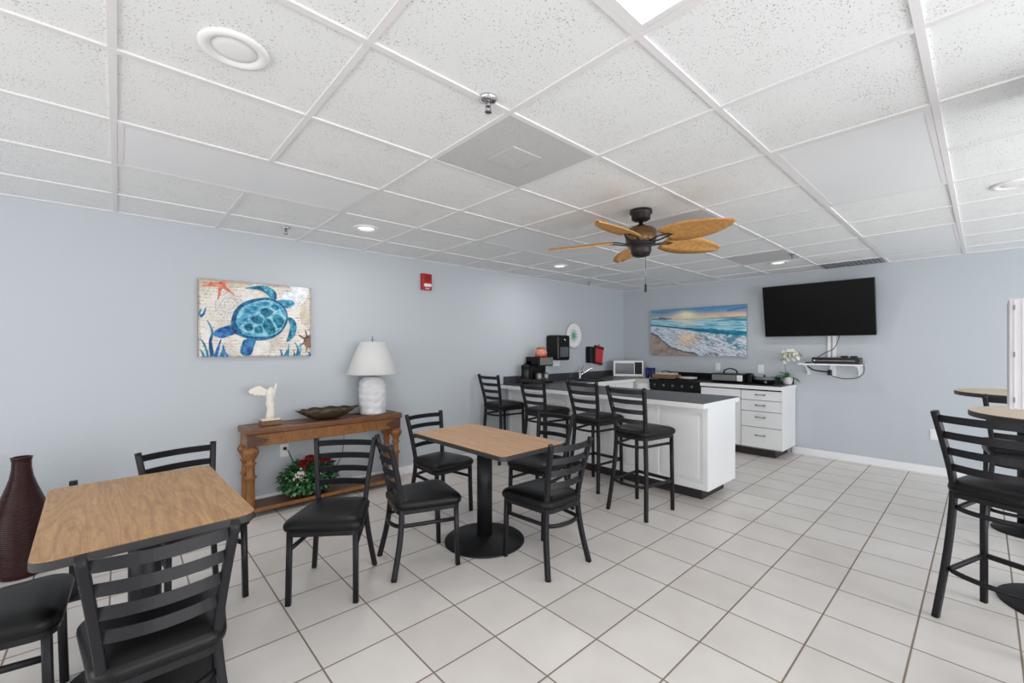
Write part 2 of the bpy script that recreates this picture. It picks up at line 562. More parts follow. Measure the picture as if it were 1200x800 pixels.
def sprinkler(x, y, label):
    t = thing('fire_sprinkler', label, 'sprinkler', (x, y, CEIL), 0, 'small chrome ceiling sprinklers')
    bm = NB(); lathe(bm, [(0.036, 0.004), (0.038, -0.003), (0.026, -0.01), (0.012, -0.012)], 24); obj('escutcheon', bm, 'chrome', t)
    bm = NB()
    cyl(bm, (0, 0, -0.01), (0, 0, -0.03), 0.009, 12)
    for s in (-1, 1): sweep(bm, smooth_path([(s * 0.006, 0, -0.028), (s * 0.013, 0, -0.038), (0.0, 0, -0.05)], 4), circ(0.0025, 6), (0, 1, 0))
    obj('head_body', bm, 'nickel', t)
    bm = NB(); lathe(bm, [(0.004, -0.048), (0.014, -0.05), (0.014, -0.053), (0.003, -0.053)], 16); obj('deflector', bm, 'nickel', t)
sprinkler(1.083, 1.324, 'chrome sprinkler head nearest the camera beside the grey vent')
sprinkler(1.019, 3.866, 'chrome sprinkler head above the turtle picture')
sprinkler(5.169, 3.96, 'chrome sprinkler head above the paper towel dispenser')
sprinkler(5.193, 1.349, 'chrome sprinkler head on the ceiling near the television')

# ceiling fan
fan = thing('ceiling_fan', 'dark bronze ceiling fan with tan leaf-shaped blades and pull chain', 'ceiling fan', (2.775, 1.662, CEIL))
bm = NB(); lathe(bm, [(0.078, 0.0), (0.078, -0.022), (0.066, -0.032), (0.066, -0.062), (0.05, -0.072), (0.012, -0.074)], 36); obj('canopy', bm, 'fan_dark', fan)
bm = NB(); lathe(bm, [(0.014, -0.07), (0.014, -0.095), (0.034, -0.108), (0.036, -0.125)], 20); obj('downrod', bm, 'fan_dark', fan)
bm = NB(); lathe(bm, [(0.04, -0.115), (0.085, -0.128), (0.108, -0.146), (0.109, -0.215), (0.10, -0.235), (0.07, -0.238)], 40); obj('motor_housing', bm, 'fan_gold', fan)
bm = NB(); lathe(bm, [(0.10, -0.232), (0.102, -0.246), (0.072, -0.252), (0.072, -0.292), (0.06, -0.322), (0.03, -0.332), (0.004, -0.334)], 36); obj('switch_housing', bm, 'fan_dark', fan)
bm = NB()
cyl(bm, (0.03, -0.02, -0.325), (0.03, -0.02, -0.53), 0.0018, 6)
obj('pull_chain', bm, 'nickel', fan)
bm = NB(); lathe(bm, [(0.004, -0.525), (0.008, -0.535), (0.009, -0.575), (0.005, -0.585)], 12, (0.03, -0.02, 0)); obj('chain_fob', bm, 'fan_dark', fan)
def blade_mesh(a):
    bm = NB()
    rot = Matrix.Rotation(a, 4, 'Z')
    n = 18
    top, rows = [], []
    for i in range(n + 1):
        t = i / n
        r = 0.19 + 0.49 * t
        wd = 0.115 * (math.sin(PI * min(1, 0.12 + 0.88 * t) ** 0.85) ** 0.62) if t < 1 else 0.012
        wd = max(wd, 0.012)
        row = []
        for q in (-1, -0.5, 0, 0.5, 1):
            z = -0.205 - q * wd * 0.26 - 0.014 * t - 0.012 * q * q
            row.append((r, q * wd, z))
        rows.append(row)
    for dz in (0.0, -0.006):
        top.append([[bm.verts.new(rot @ Vector((x, y, z + dz))) for x, y, z in row] for row in rows])
    for s, g in enumerate(top):
        for i in range(n):
            for q in range(4):
                f = bm.faces.new((g[i][q], g[i + 1][q], g[i + 1][q + 1], g[i][q + 1]))
                f.smooth = True
    A, B_ = top
    ring = [(i, 0) for i in range(n + 1)] + [(n, q) for q in range(1, 5)] + [(i, 4) for i in range(n - 1, -1, -1)] + [(0, q) for q in range(3, 0, -1)]
    for k in range(len(ring)):
        (a0, b0), (a1, b1) = ring[k], ring[(k + 1) % len(ring)]
        bm.faces.new((A[a0][b0], A[a1][b1], B_[a1][b1], B_[a0][b0]))
    return bm
def arm_mesh(a):
    bm = NB()
    rot = Matrix.Rotation(a, 4, 'Z')
    for s in (-1, 1):
        sweep(bm, [rot @ Vector(p) for p in smooth_path([(0.085, s * 0.012, -0.238), (0.13, s * 0.03, -0.232), (0.18, s * 0.034, -0.222), (0.25, s * 0.012, -0.219)], 5)], rect(0.006, 0.013), (0, 0, 1))
    return bm
a0 = math.atan2(-0.675, 0.738) + R(16)
for k in range(5):
    obj('blade', blade_mesh(a0 + k * 2 * PI / 5), 'blade', fan)
    obj('blade_arm', arm_mesh(a0 + k * 2 * PI / 5), 'fan_dark', fan)

# ------------------------------------------------------------------ seating
def seat_outline(wr, wf, d, r=0.06, n=6):
    """rounded trapezoid, +x is the front"""
    pts = []
    cs = [(d / 2, -wf / 2), (d / 2, wf / 2), (-d / 2, wr / 2), (-d / 2, -wr / 2)]
    m = len(cs)
    for i in range(m):
        p, c, q = Vector(cs[i - 1]), Vector(cs[i]), Vector(cs[(i + 1) % m])
        u, v = (p - c).normalized(), (q - c).normalized()
        A, B_ = c + u * r, c + v * r
        for k in range(n + 1):
            t = k / n
            pt = A * (1 - t) ** 2 + c * 2 * t * (1 - t) + B_ * t * t
            pts.append(pt)
    out = []
    for p in pts:
        x, y = p
        if x > 0: x += 0.022 * (1 - (y / (wf / 2)) ** 2) * (x / (d / 2))
        out.append((x, y))
    return out

def seat_bm(z, wr=0.325, wf=0.425, d=0.40):
    bm = NB()
    o = seat_outline(wr, wf, d)
    levels = [(0.965, 0.0), (1.0, 0.006), (1.015, 0.022), (1.005, 0.035), (0.965, 0.047), (0.88, 0.057), (0.62, 0.066), (0.25, 0.069)]
    rings = []
    for s, h in levels: rings.append([bm.verts.new((x * s, y * s, z + h)) for x, y in o])
    n = len(o)
    for i in range(len(rings) - 1):
        for k in range(n):
            f = bm.faces.new((rings[i][k], rings[i][(k + 1) % n], rings[i + 1][(k + 1) % n], rings[i + 1][k]))
            f.smooth = True
    bm.faces.new(rings[0][::-1])
    bm.faces.new(rings[-1]).smooth = True
    return bm

def frame_bm(z, wr=0.305, wf=0.40, d=0.385):
    bm = NB()
    o = seat_outline(wr, wf, d, 0.05)
    sweep(bm, [(x * 0.96, y * 0.96, z - 0.012) for x, y in o], rect(0.026, 0.014), (0, 0, 1), closed=True, smooth=False)
    return bm

def post_pts(zs, H):
    return smooth_path([(-0.225, 0, 0), (-0.185, 0, zs * 0.45), (-0.168, 0, zs * 0.80), (-0.170, 0, zs * 1.04), (-0.195, 0, zs + (H - zs) * 0.45), (-0.245, 0, H)], 6)

def rear_x(zs, H, z):
    P = post_pts(zs, H)
    for a, b in zip(P, P[1:]):
        if a.z <= z <= b.z: return a.x + (b.x - a.x) * (z - a.z) / max(1e-6, b.z - a.z)
    return P[-1].x

def half_w(zs, H, z):
    """half spacing of the two back posts: pinched at the seat, splayed at floor and top"""
    if z < zs: return 0.140 + 0.046 * ((zs - z) / zs) ** 1.3
    return 0.140 + 0.040 * ((z - zs) / (H - zs)) ** 1.1

def hoop(bm, z, xf, yf, xr, yr, bulge, sec):
    side = [(xf, yf, z), ((xf + xr) / 2, (yf + yr) / 2, z), (xr, yr, z)]
    arc = []
    for k in range(1, 12):
        a = PI * k / 12
        arc.append((xr - bulge * math.sin(a), yr * math.cos(a), z))
    sweep(bm, side + arc + [(x, -y, zz) for x, y, zz in side[::-1]], sec, (0, 0, 1))

def make_seating(name, label, cat, zs, H, n_slat, z_first, pitch, stool=False):
    t = thing(name, label, cat)
    obj('seat', seat_bm(zs - 0.03), 'vinyl', t)
    obj('seat_frame', frame_bm(zs - 0.03), 'metal', t)
    for s in (-1, 1):
        bm = NB()
        sweep(bm, [(0.172, s * 0.172, zs - 0.03), (0.176, s * 0.174, zs * 0.5), (0.182, s * 0.176, 0)], rrect(0.028, 0.028), (0, 1, 0))
        obj('leg', bm, 'metal', t)
    for s in (-1, 1):
        bm = NB()
        sweep(bm, [p + Vector((0, s * half_w(zs, H, p.z), 0)) for p in post_pts(zs, H)], rrect(0.027, 0.032), (0, 1, 0))
        obj('back_post', bm, 'metal', t)
    for k in range(n_slat):
        bm = NB()
        z = z_first - k * pitch
        x0 = rear_x(zs, H, z)
        path = []
        for q in range(13):
            hw = half_w(zs, H, z) - 0.008
            y = hw * (-1 + q / 6)
            path.append((x0 - 0.032 * (1 - (y / hw) ** 2), y, z))
        sweep(bm, path, rect(0.036, 0.008), (0.22, 0, 1), smooth=False)
        obj('slat', bm, 'metal', t)
    bm = NB()
    zz = zs * 0.84 if stool else zs * 0.69
    hoop(bm, zz, 0.172, 0.172, rear_x(zs, H, zz) + 0.02, half_w(zs, H, zz) - 0.016, 0.062, rect(0.02, 0.014))
    obj('stretcher', bm, 'metal', t)
    if stool:
        bm = NB()
        zz = 0.255
        hoop(bm, zz, 0.178, 0.175, rear_x(zs, H, zz) + 0.02, half_w(zs, H, zz) - 0.016, 0.055, rect(0.02, 0.014))
        obj('foot_ring', bm, 'metal', t)
        bm = NB(); box(bm, (0.18, 0, zz), (0.014, 0.35, 0.026)); obj('foot_rail', bm, 'metal', t)
    return t

CH_G = 'black ladder-back chairs around the low tables'
chairs = [
 (0.922, 2.545, -127.4, 'black ladder-back chair turned toward the camera, in front of the rose plant'),
 (1.458, 2.470, -12.9, 'black ladder-back chair on the near left side of the middle table, seen from its side'),
 (2.02, 3.10, -86, 'black ladder-back chair at the far end of the middle table, next to the console'),
 (2.063, 1.948, 88, 'black ladder-back chair at the near end of the middle table, back to the camera'),
 (2.62, 2.52, -172, 'black ladder-back chair on the far right side of the middle table, before the bar stools'),
 (0.105, 1.90, 90, 'black ladder-back chair in the left foreground, back to the camera against the oak table'),
 (-0.35, 2.39, -2, 'black padded chair cut by the left edge of the photo, below the vase'),
 (0.31, 2.90, -77, 'black ladder-back chair behind the far end of the oak table on the left'),
]
c0 = make_seating('dining_chair', chairs[0][3], 'chair', 0.425, 0.805, 4, 0.772, 0.077)
c0['group'] = CH_G
for i, (x, y, a, lab) in enumerate(chairs):
    if i == 0:
        c0.location = (x, y, 0); c0.rotation_euler = (0, 0, R(a))
    else: dup(c0, (x, y, 0), R(a), lab, CH_G)

ST_G = 'black ladder-back bar stools'
stools = [
 (3.31, 1.97, -3, 'black bar stool nearest the end of the white peninsula'),
 (3.57, 2.64, 0, 'second black bar stool from the end of the white peninsula'),
 (3.57, 3.34, 2, 'third black bar stool from the peninsula end, in front of the coffee maker'),
 (3.53, 4.02, 0, 'black bar stool farthest from the peninsula end, beside the left wall'),
 (3.227, -0.093, -23, 'large black bar stool at the right edge, nearest the camera by the round tables'),
 (4.65, -0.185, 0, 'black bar stool between the two round tables, mostly hidden'),
]
s0 = make_seating('bar_stool', stools[0][3], 'bar stool', 0.68, 1.055, 4, 1.02, 0.082, True)
s0['group'] = ST_G
for i, (x, y, a, lab) in enumerate(stools):
    if i == 0:
        s0.location = (x, y, 0); s0.rotation_euler = (0, 0, R(a))
    else: dup(s0, (x, y, 0), R(a), lab, ST_G)

# ------------------------------------------------------------------ tables
def rounded_rect_pts(w_, l_, r, n=8):
    pts = []
    for cx, cy, a in ((w_ / 2 - r, l_ / 2 - r, 0), (-w_ / 2 + r, l_ / 2 - r, 90), (-w_ / 2 + r, -l_ / 2 + r, 180), (w_ / 2 - r, -l_ / 2 + r, 270)):
        for k in range(n + 1): pts.append((cx + r * math.cos(R(a + 90 * k / n)), cy + r * math.sin(R(a + 90 * k / n))))
    return pts
def table(name, label, loc, rz, pts, H, mtop, rb, group):
    t = thing(name, label, 'table', loc, rz, group)
    bm = NB(); prism(bm, pts, H - 0.004, H); obj('tabletop', bm, mtop, t)
    bm = NB(); prism([0, bm][1], [(x * 1.004, y * 1.004) for x, y in pts], H - 0.032, H - 0.002); obj('edge_band', bm, 'edge', t, bevel=0.003)
    bm = NB(); lathe(bm, [(0.055, 0.02), (0.055, H - 0.04)], 32); obj('pedestal', bm, 'metal', t)
    bm = NB(); lathe(bm, [(rb, 0.0), (rb, 0.006), (rb * 0.97, 0.013), (rb * 0.4, 0.024), (0.07, 0.036), (0.06, 0.04)], 56); obj('base_disc', bm, 'blackm', t)
    bm = NB()
    for a in (0, 90): box(bm, (0, 0, H - 0.042), (0.36, 0.045, 0.02), Matrix.Rotation(R(a), 4, 'Z'))
    obj('top_bracket', bm, 'blackm', t)
    return t
table('dining_table', 'oak topped pedestal table in the left foreground', (0.085, 2.386, 0), R(2), rounded_rect_pts(0.60, 0.96, 0.05), 0.735, 'oak', 0.27, 'low rectangular pedestal tables')
table('dining_table', 'wood topped pedestal table in the middle of the room on a round black base', (1.946, 2.42, 0), R(1), rounded_rect_pts(0.575, 1.02, 0.035), 0.735, 'oak2', 0.285, 'low rectangular pedestal tables')
def circ_pts(r, n=64): return [(r * math.cos(2 * PI * k / n), r * math.sin(2 * PI * k / n)) for k in range(n)]
table('high_table', 'nearer round tan high-top table at the right edge', (3.66, -0.325, 0), 0, circ_pts(0.385), 1.022, 'tan', 0.28, 'round high-top tables')
table('high_table', 'farther round tan high-top table at the right, toward the back wall', (5.0, -0.225, 0), 0, circ_pts(0.385), 1.04, 'tan', 0.19, 'round high-top tables')

# tip of a black post behind the oak table
t = thing('metal_post', 'black square metal post tip showing behind the far left corner of the oak table', 'post', (-0.181, 3.40, 0))
bm = NB(); box(bm, (0, 0, 0.325), (0.034, 0.034, 0.63)); obj('upright', bm, 'metal', t, bevel=0.003)
bm = NB(); box(bm, (0, 0, 0.005), (0.14, 0.14, 0.01)); obj('foot_plate', bm, 'metal', t, bevel=0.002)

# tall vase on the floor
bm = NB()
prof = [(0.092, 0.0), (0.10, 0.008), (0.114, 0.08), (0.128, 0.17), (0.135, 0.26), (0.132, 0.32), (0.117, 0.39), (0.092, 0.46), (0.068, 0.53), (0.051, 0.59), (0.043, 0.645), (0.042, 0.685), (0.047, 0.708), (0.047, 0.714), (0.036, 0.714), (0.034, 0.66), (0.045, 0.58)]
fine = []
for (r0, z0), (r1, z1) in zip(prof, prof[1:]):
    n = max(1, int(abs(z1 - z0) / 0.003))
    for q in range(n):
        tq = q / n
        z = z0 + (z1 - z0) * tq
        fine.append((r0 + (r1 - r0) * tq, z))
fine.append(prof[-1])
fine = [(r + (0.0016 * math.sin(z * 2 * PI / 0.0125) if 0.03 < z < 0.69 else 0), z) for r, z in fine]
lathe(bm, fine, 64, ripple=lambda a, z: 1 + (0.008 * math.cos(26 * a) if 0.03 < z < 0.6 else 0))
v = obj('floor_vase', bm, 'vase', loc=(-0.432, 3.95, 0))
tag(v, 'tall dark red ribbed bottle vase on the floor at the left edge', 'vase')

# ------------------------------------------------------------------ console table
CX0, CX1, CY0, CY1, CZ = 0.745, 2.12, 3.955, 4.25, 0.725
con = thing('console_table', 'carved brown wooden console table against the left wall with turned legs and a lower shelf', 'console table', ((CX0 + CX1) / 2, (CY0 + CY1) / 2, 0))
hx, hy = (CX1 - CX0) / 2, (CY1 - CY0) / 2
bm = NB(); prism(bm, [(-hx, -hy), (hx, -hy), (hx, hy), (-hx, hy)], CZ - 0.055, CZ); obj('top', bm, 'walnut', con, bevel=0.014, seg=3)
bm = NB()
for p, q in (((-hx + 0.06, -hy + 0.05), (hx - 0.06, -hy + 0.06)), ((-hx + 0.06, hy - 0.06), (hx - 0.06, hy - 0.05)), ((-hx + 0.06, -hy + 0.05), (-hx + 0.07, hy - 0.05)), ((hx - 0.07, -hy + 0.05), (hx - 0.06, hy - 0.05))):
    span(bm, (p[0], p[1], CZ - 0.002), (q[0], q[1], CZ + 0.0015))
obj('inlay_line', bm, 'walnut_dk', con)
bm = NB(); span(bm, (-hx + 0.02, -hy + 0.018, CZ - 0.15), (hx - 0.02, hy - 0.01, CZ - 0.05)); obj('apron', bm, 'honey', con, bevel=0.004)
for sx in (-1, 1):
    bm = NB()
    x1 = sx * (hx - 0.017)
    prism_pts = [(x1, CZ - 0.055), (x1, CZ - 0.155), (x1 - sx * 0.10, CZ - 0.14), (x1 - sx * 0.16, CZ - 0.10), (x1 - sx * 0.08, CZ - 0.07), (x1 - sx * 0.05, CZ - 0.055)]
    lo = [bm.verts.new((x, -hy + 0.010, z)) for x, z in prism_pts]
    hi = [bm.verts.new((x, -hy + 0.02, z)) for x, z in prism_pts]
    bm.faces.new(lo); bm.faces.new(hi[::-1])
    for q in range(len(lo)): bm.faces.new((lo[q], lo[(q + 1) % len(lo)], hi[(q + 1) % len(lo)], hi[q]))
    obj('corner_bracket', bm, 'walnut_dk', con)
legp = [(0.030, 0.0), (0.034, 0.012), (0.034, 0.03), (0.022, 0.045), (0.026, 0.07), (0.030, 0.10), (0.028, 0.24), (0.029, 0.315), (0.043, 0.325), (0.043, 0.335), (0.030, 0.345), (0.027, 0.40), (0.029, 0.425), (0.040, 0.437), (0.040, 0.443), (0.028, 0.452), (0.032, 0.475), (0.046, 0.50), (0.056, 0.525), (0.057, 0.542), (0.048, 0.562), (0.034, 0.572), (0.034, 0.58)]
def leg_ripple(a, z): return 1 + (0.15 * abs(math.cos(6 * a)) - 0.10 if 0.47 < z < 0.568 else 0.0)
for sx, sy in ((-1, -1), (1, -1), (-1, 1), (1, 1)):
    bm = NB()
    lathe(bm, [(r, z * (CZ - 0.148) / 0.58) for r, z in legp], 40, (sx * (hx - 0.050), sy * (hy - 0.048), 0), ripple=leg_ripple)
    obj('leg', bm, 'honey', con)
bm = NB(); span(bm, (-hx + 0.05, -hy + 0.025, 0.045), (hx - 0.05, hy - 0.02, 0.07)); obj('lower_shelf', bm, 'walnut_dk', con, bevel=0.004)
bm = NB(); span(bm, (-hx + 0.045, -hy + 0.015, 0.045), (hx - 0.045, -hy + 0.027, 0.075)); obj('shelf_lip', bm, 'honey', con, bevel=0.003)

# lamp
lamp = thing('table_lamp', 'white table lamp with textured pottery base on the right end of the console', 'lamp', (1.865, 4.09, CZ))
LBP = [(0.105, 0.0), (0.118, 0.012), (0.121, 0.06), (0.124, 0.11), (0.129, 0.17), (0.130, 0.22), (0.127, 0.28), (0.112, 0.335), (0.085, 0.362), (0.06, 0.37), (0.03, 0.372)]
bm = NB()
lb = []
for (r0, z0), (r1, z1) in zip(LBP, LBP[1:]):
    for q in range(6): lb.append((r0 + (r1 - r0) * q / 6, z0 + (z1 - z0) * q / 6))
lathe(bm, lb + [LBP[-1]], 80,
      ripple=lambda a, z: 1 + 0.045 * math.sin(4 * a + z * 42) * math.sin(3 * a - z * 50) + 0.02 * math.sin(7 * a - z * 75))
obj('lamp_base', bm, 'ceramic', lamp)
bm = NB()
ring = lathe(bm, [(0.245, 0.392), (0.247, 0.400), (0.120, 0.712), (0.117, 0.712), (0.243, 0.400)], 56)
obj('lamp_shade', bm, 'shade', lamp)
bm = NB(); cyl(bm, (0, 0, 0.365), (0, 0, 0.735), 0.006, 10)
for a in (0, 120, 240): cyl(bm, (0, 0, 0.705), (0.118 * math.cos(R(a)), 0.118 * math.sin(R(a)), 0.705), 0.002, 6)
obj('harp', bm, 'nickel', lamp)
bm = NB(); lathe(bm, [(0.004, 0.728), (0.009, 0.738), (0.006, 0.75), (0.008, 0.757), (0.002, 0.768)], 12); obj('finial', bm, 'nickel', lamp)
bm = NB()
sweep(bm, smooth_path([(-0.12, 0.04, 0.003), (-0.19, 0.12, 0.003), (-0.21, 0.163, 0.0), (-0.215, 0.168, -0.12), (-0.23, 0.168, -0.36), (-0.30, 0.17, -0.50), (-0.48, 0.17, -0.58), (-0.62, 0.17, -0.50), (-0.73, 0.172, -0.27)], 5), circ(0.0028, 6))
obj('cord', bm, 'gap', lamp)

# statuette
st = thing('statuette', 'small cream statuette of a winged draped figure on the left end of the console', 'statuette', (0.955, 4.085, CZ))
bm = NB(); span(bm, (-0.075, -0.05, 0), (0.075, 0.05, 0.04)); obj('plinth', bm, 'walnut', st, bevel=0.004)
bm = NB(); span(bm, (-0.04, -0.0525, 0.008), (0.075, -0.05, 0.034)); obj('nameplate', bm, 'fan_gold', st)
bm = NB(); span(bm, (-0.07, -0.045, 0.04), (0.07, 0.045, 0.052)); obj('figure_base', bm, 'plaster', st, bevel=0.005)
bm = NB()
body = [(0.036, 0.05, 0.00), (0.033, 0.09, 0.004), (0.029, 0.14, 0.006), (0.034, 0.18, 0.002), (0.028, 0.215, 0.0), (0.036, 0.26, 0.004), (0.038, 0.285, 0.006), (0.02, 0.30, 0.006), (0.013, 0.318, 0.006)]
rings = []
for r, z, ox in body:
    rings.append([bm.verts.new((ox + r * (1 + 0.10 * math.sin(7 * a + z * 25)) * math.cos(a), r * 0.8 * (1 + 0.10 * math.sin(7 * a + z * 25)) * math.sin(a), z)) for a in [2 * PI * q / 28 for q in range(28)]])
for i in range(len(rings) - 1):
    for q in range(28):
        bm.faces.new((rings[i][q], rings[i][(q + 1) % 28], rings[i + 1][(q + 1) % 28], rings[i + 1][q])).smooth = True
bm.faces.new(rings[0][::-1]); bm.faces.new(rings[-1])
obj('figure', bm, 'plaster', st)
def wing(sgn, pts, nm):
    bm = NB()
    F = [bm.verts.new((x, y - 0.006, z)) for x, y, z in pts]
    K = [bm.verts.new((x, y + 0.006, z)) for x, y, z in pts]
    bm.faces.new(F); bm.faces.new(K[::-1])
    for q in range(len(F)): bm.faces.new((F[q], F[(q + 1) % len(F)], K[(q + 1) % len(F)], K[q]))
    obj(nm, bm, 'plaster', st, bevel=0.003)
wing(-1, [(-0.012, 0.01, 0.245), (-0.035, 0.012, 0.252), (-0.05, 0.013, 0.245), (-0.065, 0.014, 0.256), (-0.082, 0.015, 0.248), (-0.096, 0.016, 0.260), (-0.114, 0.018, 0.254), (-0.125, 0.018, 0.268), (-0.146, 0.02, 0.270), (-0.158, 0.02, 0.288), (-0.150, 0.02, 0.305), (-0.128, 0.02, 0.318), (-0.10, 0.018, 0.330), (-0.078, 0.016, 0.334), (-0.06, 0.014, 0.322), (-0.035, 0.012, 0.304), (-0.01, 0.01, 0.292)], 'wing')
wing(1, [(0.02, 0.012, 0.255), (0.046, 0.016, 0.285), (0.056, 0.02, 0.32), (0.054, 0.02, 0.352), (0.042, 0.02, 0.345), (0.032, 0.016, 0.318), (0.02, 0.012, 0.298)], 'wing')

# leaf-shaped dish
bm = NB()
N = 72
rad = [0.02, 0.10, 0.17, 0.22, 0.255]
hz = [0.004, 0.006, 0.03, 0.06, 0.088]
def lobe(a, i):
    e = 1 + (0.05 * math.sin(7 * a) + 0.03 * math.sin(13 * a + 1)) * (i / 4) ** 2
    if i == 4: e += 0.10 * max(0, math.cos(a)) ** 6
    return e
up, dn = [], []
for i in range(5):
    u_, d_ = [], []
    for q in range(N):
        a = 2 * PI * q / N
        r = rad[i] * lobe(a, i)
        zz = hz[i] + (0.006 * math.sin(11 * a) * (i / 4))
        u_.append(bm.verts.new((r * math.cos(a), 0.58 * r * math.sin(a), zz + 0.006)))
        d_.append(bm.verts.new((r * math.cos(a), 0.58 * r * math.sin(a), zz)))
    up.append(u_); dn.append(d_)
for G in (up, dn):
    for i in range(4):
        for q in range(N):
            bm.faces.new((G[i][q], G[i][(q + 1) % N], G[i + 1][(q + 1) % N], G[i + 1][q])).smooth = True
    bm.faces.new(G[0])
for q in range(N): bm.faces.new((up[4][q], up[4][(q + 1) % N], dn[4][(q + 1) % N], dn[4][q]))
o = obj('leaf_dish', bm, 'bronze', loc=(1.425, 4.075, CZ - 0.001))
tag(o, 'dark bronze leaf-edged dish in the middle of the console', 'dish')

# red flower arrangement on the lower shelf
fl = thing('flower_arrangement', 'leafy green plant with red roses on the lower shelf of the console', 'plant', (1.27, 4.085, 0.07))
bm = NB(); lathe(bm, [(0.07, 0.0), (0.085, 0.05), (0.09, 0.09), (0.08, 0.09)], 24); obj('pot', bm, 'walnut_dk', fl)
def leaf(bm, p, d, L, W, mi=0, droop=0.3):
    d = Vector(d).normalized()
    s = d.cross(Vector((0, 0, 1)))
    if s.length < 0.1: s = Vector((1, 0, 0))
    s.normalize()
    nrm = s.cross(d)
    p = Vector(p)
    c = [p, p + d * L * 0.35 + nrm * 0.01, p + d * L * 0.75 - nrm * droop * L * 0.1, p + d * L - nrm * droop * L * 0.3]
    wd = [0.1, 1, 0.75, 0.02]
    l = [bm.verts.new(c[i] - s * W * wd[i] + nrm * 0.004) for i in range(4)]
    m = [bm.verts.new(c[i]) for i in range(4)]
    r = [bm.verts.new(c[i] + s * W * wd[i] + nrm * 0.004) for i in range(4)]
    for i in range(3):
        for A, B_ in ((l, m), (m, r)):
            f = bm.faces.new((A[i], A[i + 1], B_[i + 1], B_[i]))
            f.material_index = mi
            f.smooth = True
bm = NB()
for k in range(1500):
    th, ph = random.uniform(0, 2 * PI), random.uniform(-1.0, 1.25)
    rr = random.uniform(0.6, 1.0)
    p = Vector((0.245 * math.cos(th) * math.cos(ph) * rr, 0.125 * math.sin(th) * math.cos(ph) * rr, 0.150 + 0.15 * math.sin(ph) * rr))
    d = Vector((math.cos(th) + random.uniform(-.6, .6), (math.sin(th) + random.uniform(-.6, .6)), math.sin(ph) + random.uniform(-.5, .5)))
    L_ = random.uniform(0.028, 0.05)
    if p.y + d.normalized().y * L_ > 0.17: d.y = -abs(d.y)
    leaf(bm, p, d, L_, random.uniform(0.011, 0.018), 1 if random.random() < 0.18 else 0)
obj('foliage', bm, ['leaf', 'leaf_lt'], fl, recalc=False)
bm = NB()
for k in range(26):
    q = random.gauss(0, 0.022), random.gauss(0, 0.03)
    for j in range(3):
        leaf(bm, (-0.115 + q[0], -0.118, 0.20 + q[1]), (random.uniform(-1, 1), -0.6, random.uniform(-1, 1)), 0.014, 0.005)
obj('white_sprig', bm, 'wflower', fl, recalc=False)['kind'] = 'stuff'
def rose(x, y, z, r):
    bm = NB()
    for layer, (n, rr, tilt) in enumerate(((3, 0.35, 80), (5, 0.65, 60), (6, 0.95, 35), (6, 1.05, 12))):
        for k in range(n):
            a = 2 * PI * k / n + layer * 0.6
            base = Vector((x, y, z))
            d = Vector((math.cos(a) * math.cos(R(tilt)), math.sin(a) * math.cos(R(tilt)), math.sin(R(tilt))))
            leaf(bm, base + Vector((math.cos(a), math.sin(a), 0)) * r * 0.12 * layer, d, r * (0.75 + 0.12 * layer), r * 0.5, 0, 0.6)
    return obj('rose', bm, 'rose', fl, recalc=False)
for p in ((-0.005, -0.04, 0.325, 0.042), (-0.055, -0.03, 0.29, 0.04), (0.035, -0.06, 0.30, 0.04), (-0.08, -0.07, 0.268, 0.034), (0.075, -0.02, 0.285, 0.038), (0.115, -0.06, 0.285, 0.042), (0.145, -0.03, 0.275, 0.034)): rose(*p)

# ------------------------------------------------------------------ wall art
import numpy as np
RNG = np.random.RandomState(5)
def vnoise(x, y):
    """smooth value noise on arrays"""
    xi, yi = np.floor(x).astype(int), np.floor(y).astype(int)
    fx, fy = x - xi, y - yi
    fx, fy = fx * fx * (3 - 2 * fx), fy * fy * (3 - 2 * fy)
    def h(a, b):
        n = np.sin(a * 127.1 + b * 311.7) * 43758.5453
        return n - np.floor(n)
    return (h(xi, yi) * (1 - fx) + h(xi + 1, yi) * fx) * (1 - fy) + (h(xi, yi + 1) * (1 - fx) + h(xi + 1, yi + 1) * fx) * fy
def fbm(x, y, o=4):
    t, a, n = 0, 0.5, 0
    for k in range(o):
        t = t + a * vnoise(x * 2 ** k + 17 * k, y * 2 ** k + 5 * k)
        n += a
        a *= 0.55
    return t / n
def inside(poly, X, Y):
    r = np.zeros(X.shape, bool)
    P = list(poly)
    x0, x1 = min(p[0] for p in P), max(p[0] for p in P)
    y0, y1 = min(p[1] for p in P), max(p[1] for p in P)
    m = (X >= x0) & (X <= x1) & (Y >= y0) & (Y <= y1)
    if not m.any(): return r
    x, y = X[m], Y[m]
    c = np.zeros(x.shape, bool)
    for (ax, ay), (bx, by) in zip(P, P[1:] + P[:1]):
        if ay == by: continue
        k = ((ay > y) != (by > y)) & (x < (bx - ax) * (y - ay) / (by - ay) + ax)
        c ^= k
    r[m] = c
    return r
def mixc(A, c, f):
    f = np.clip(f, 0, 1)[..., None]
    return A * (1 - f) + np.array(c, float) * f
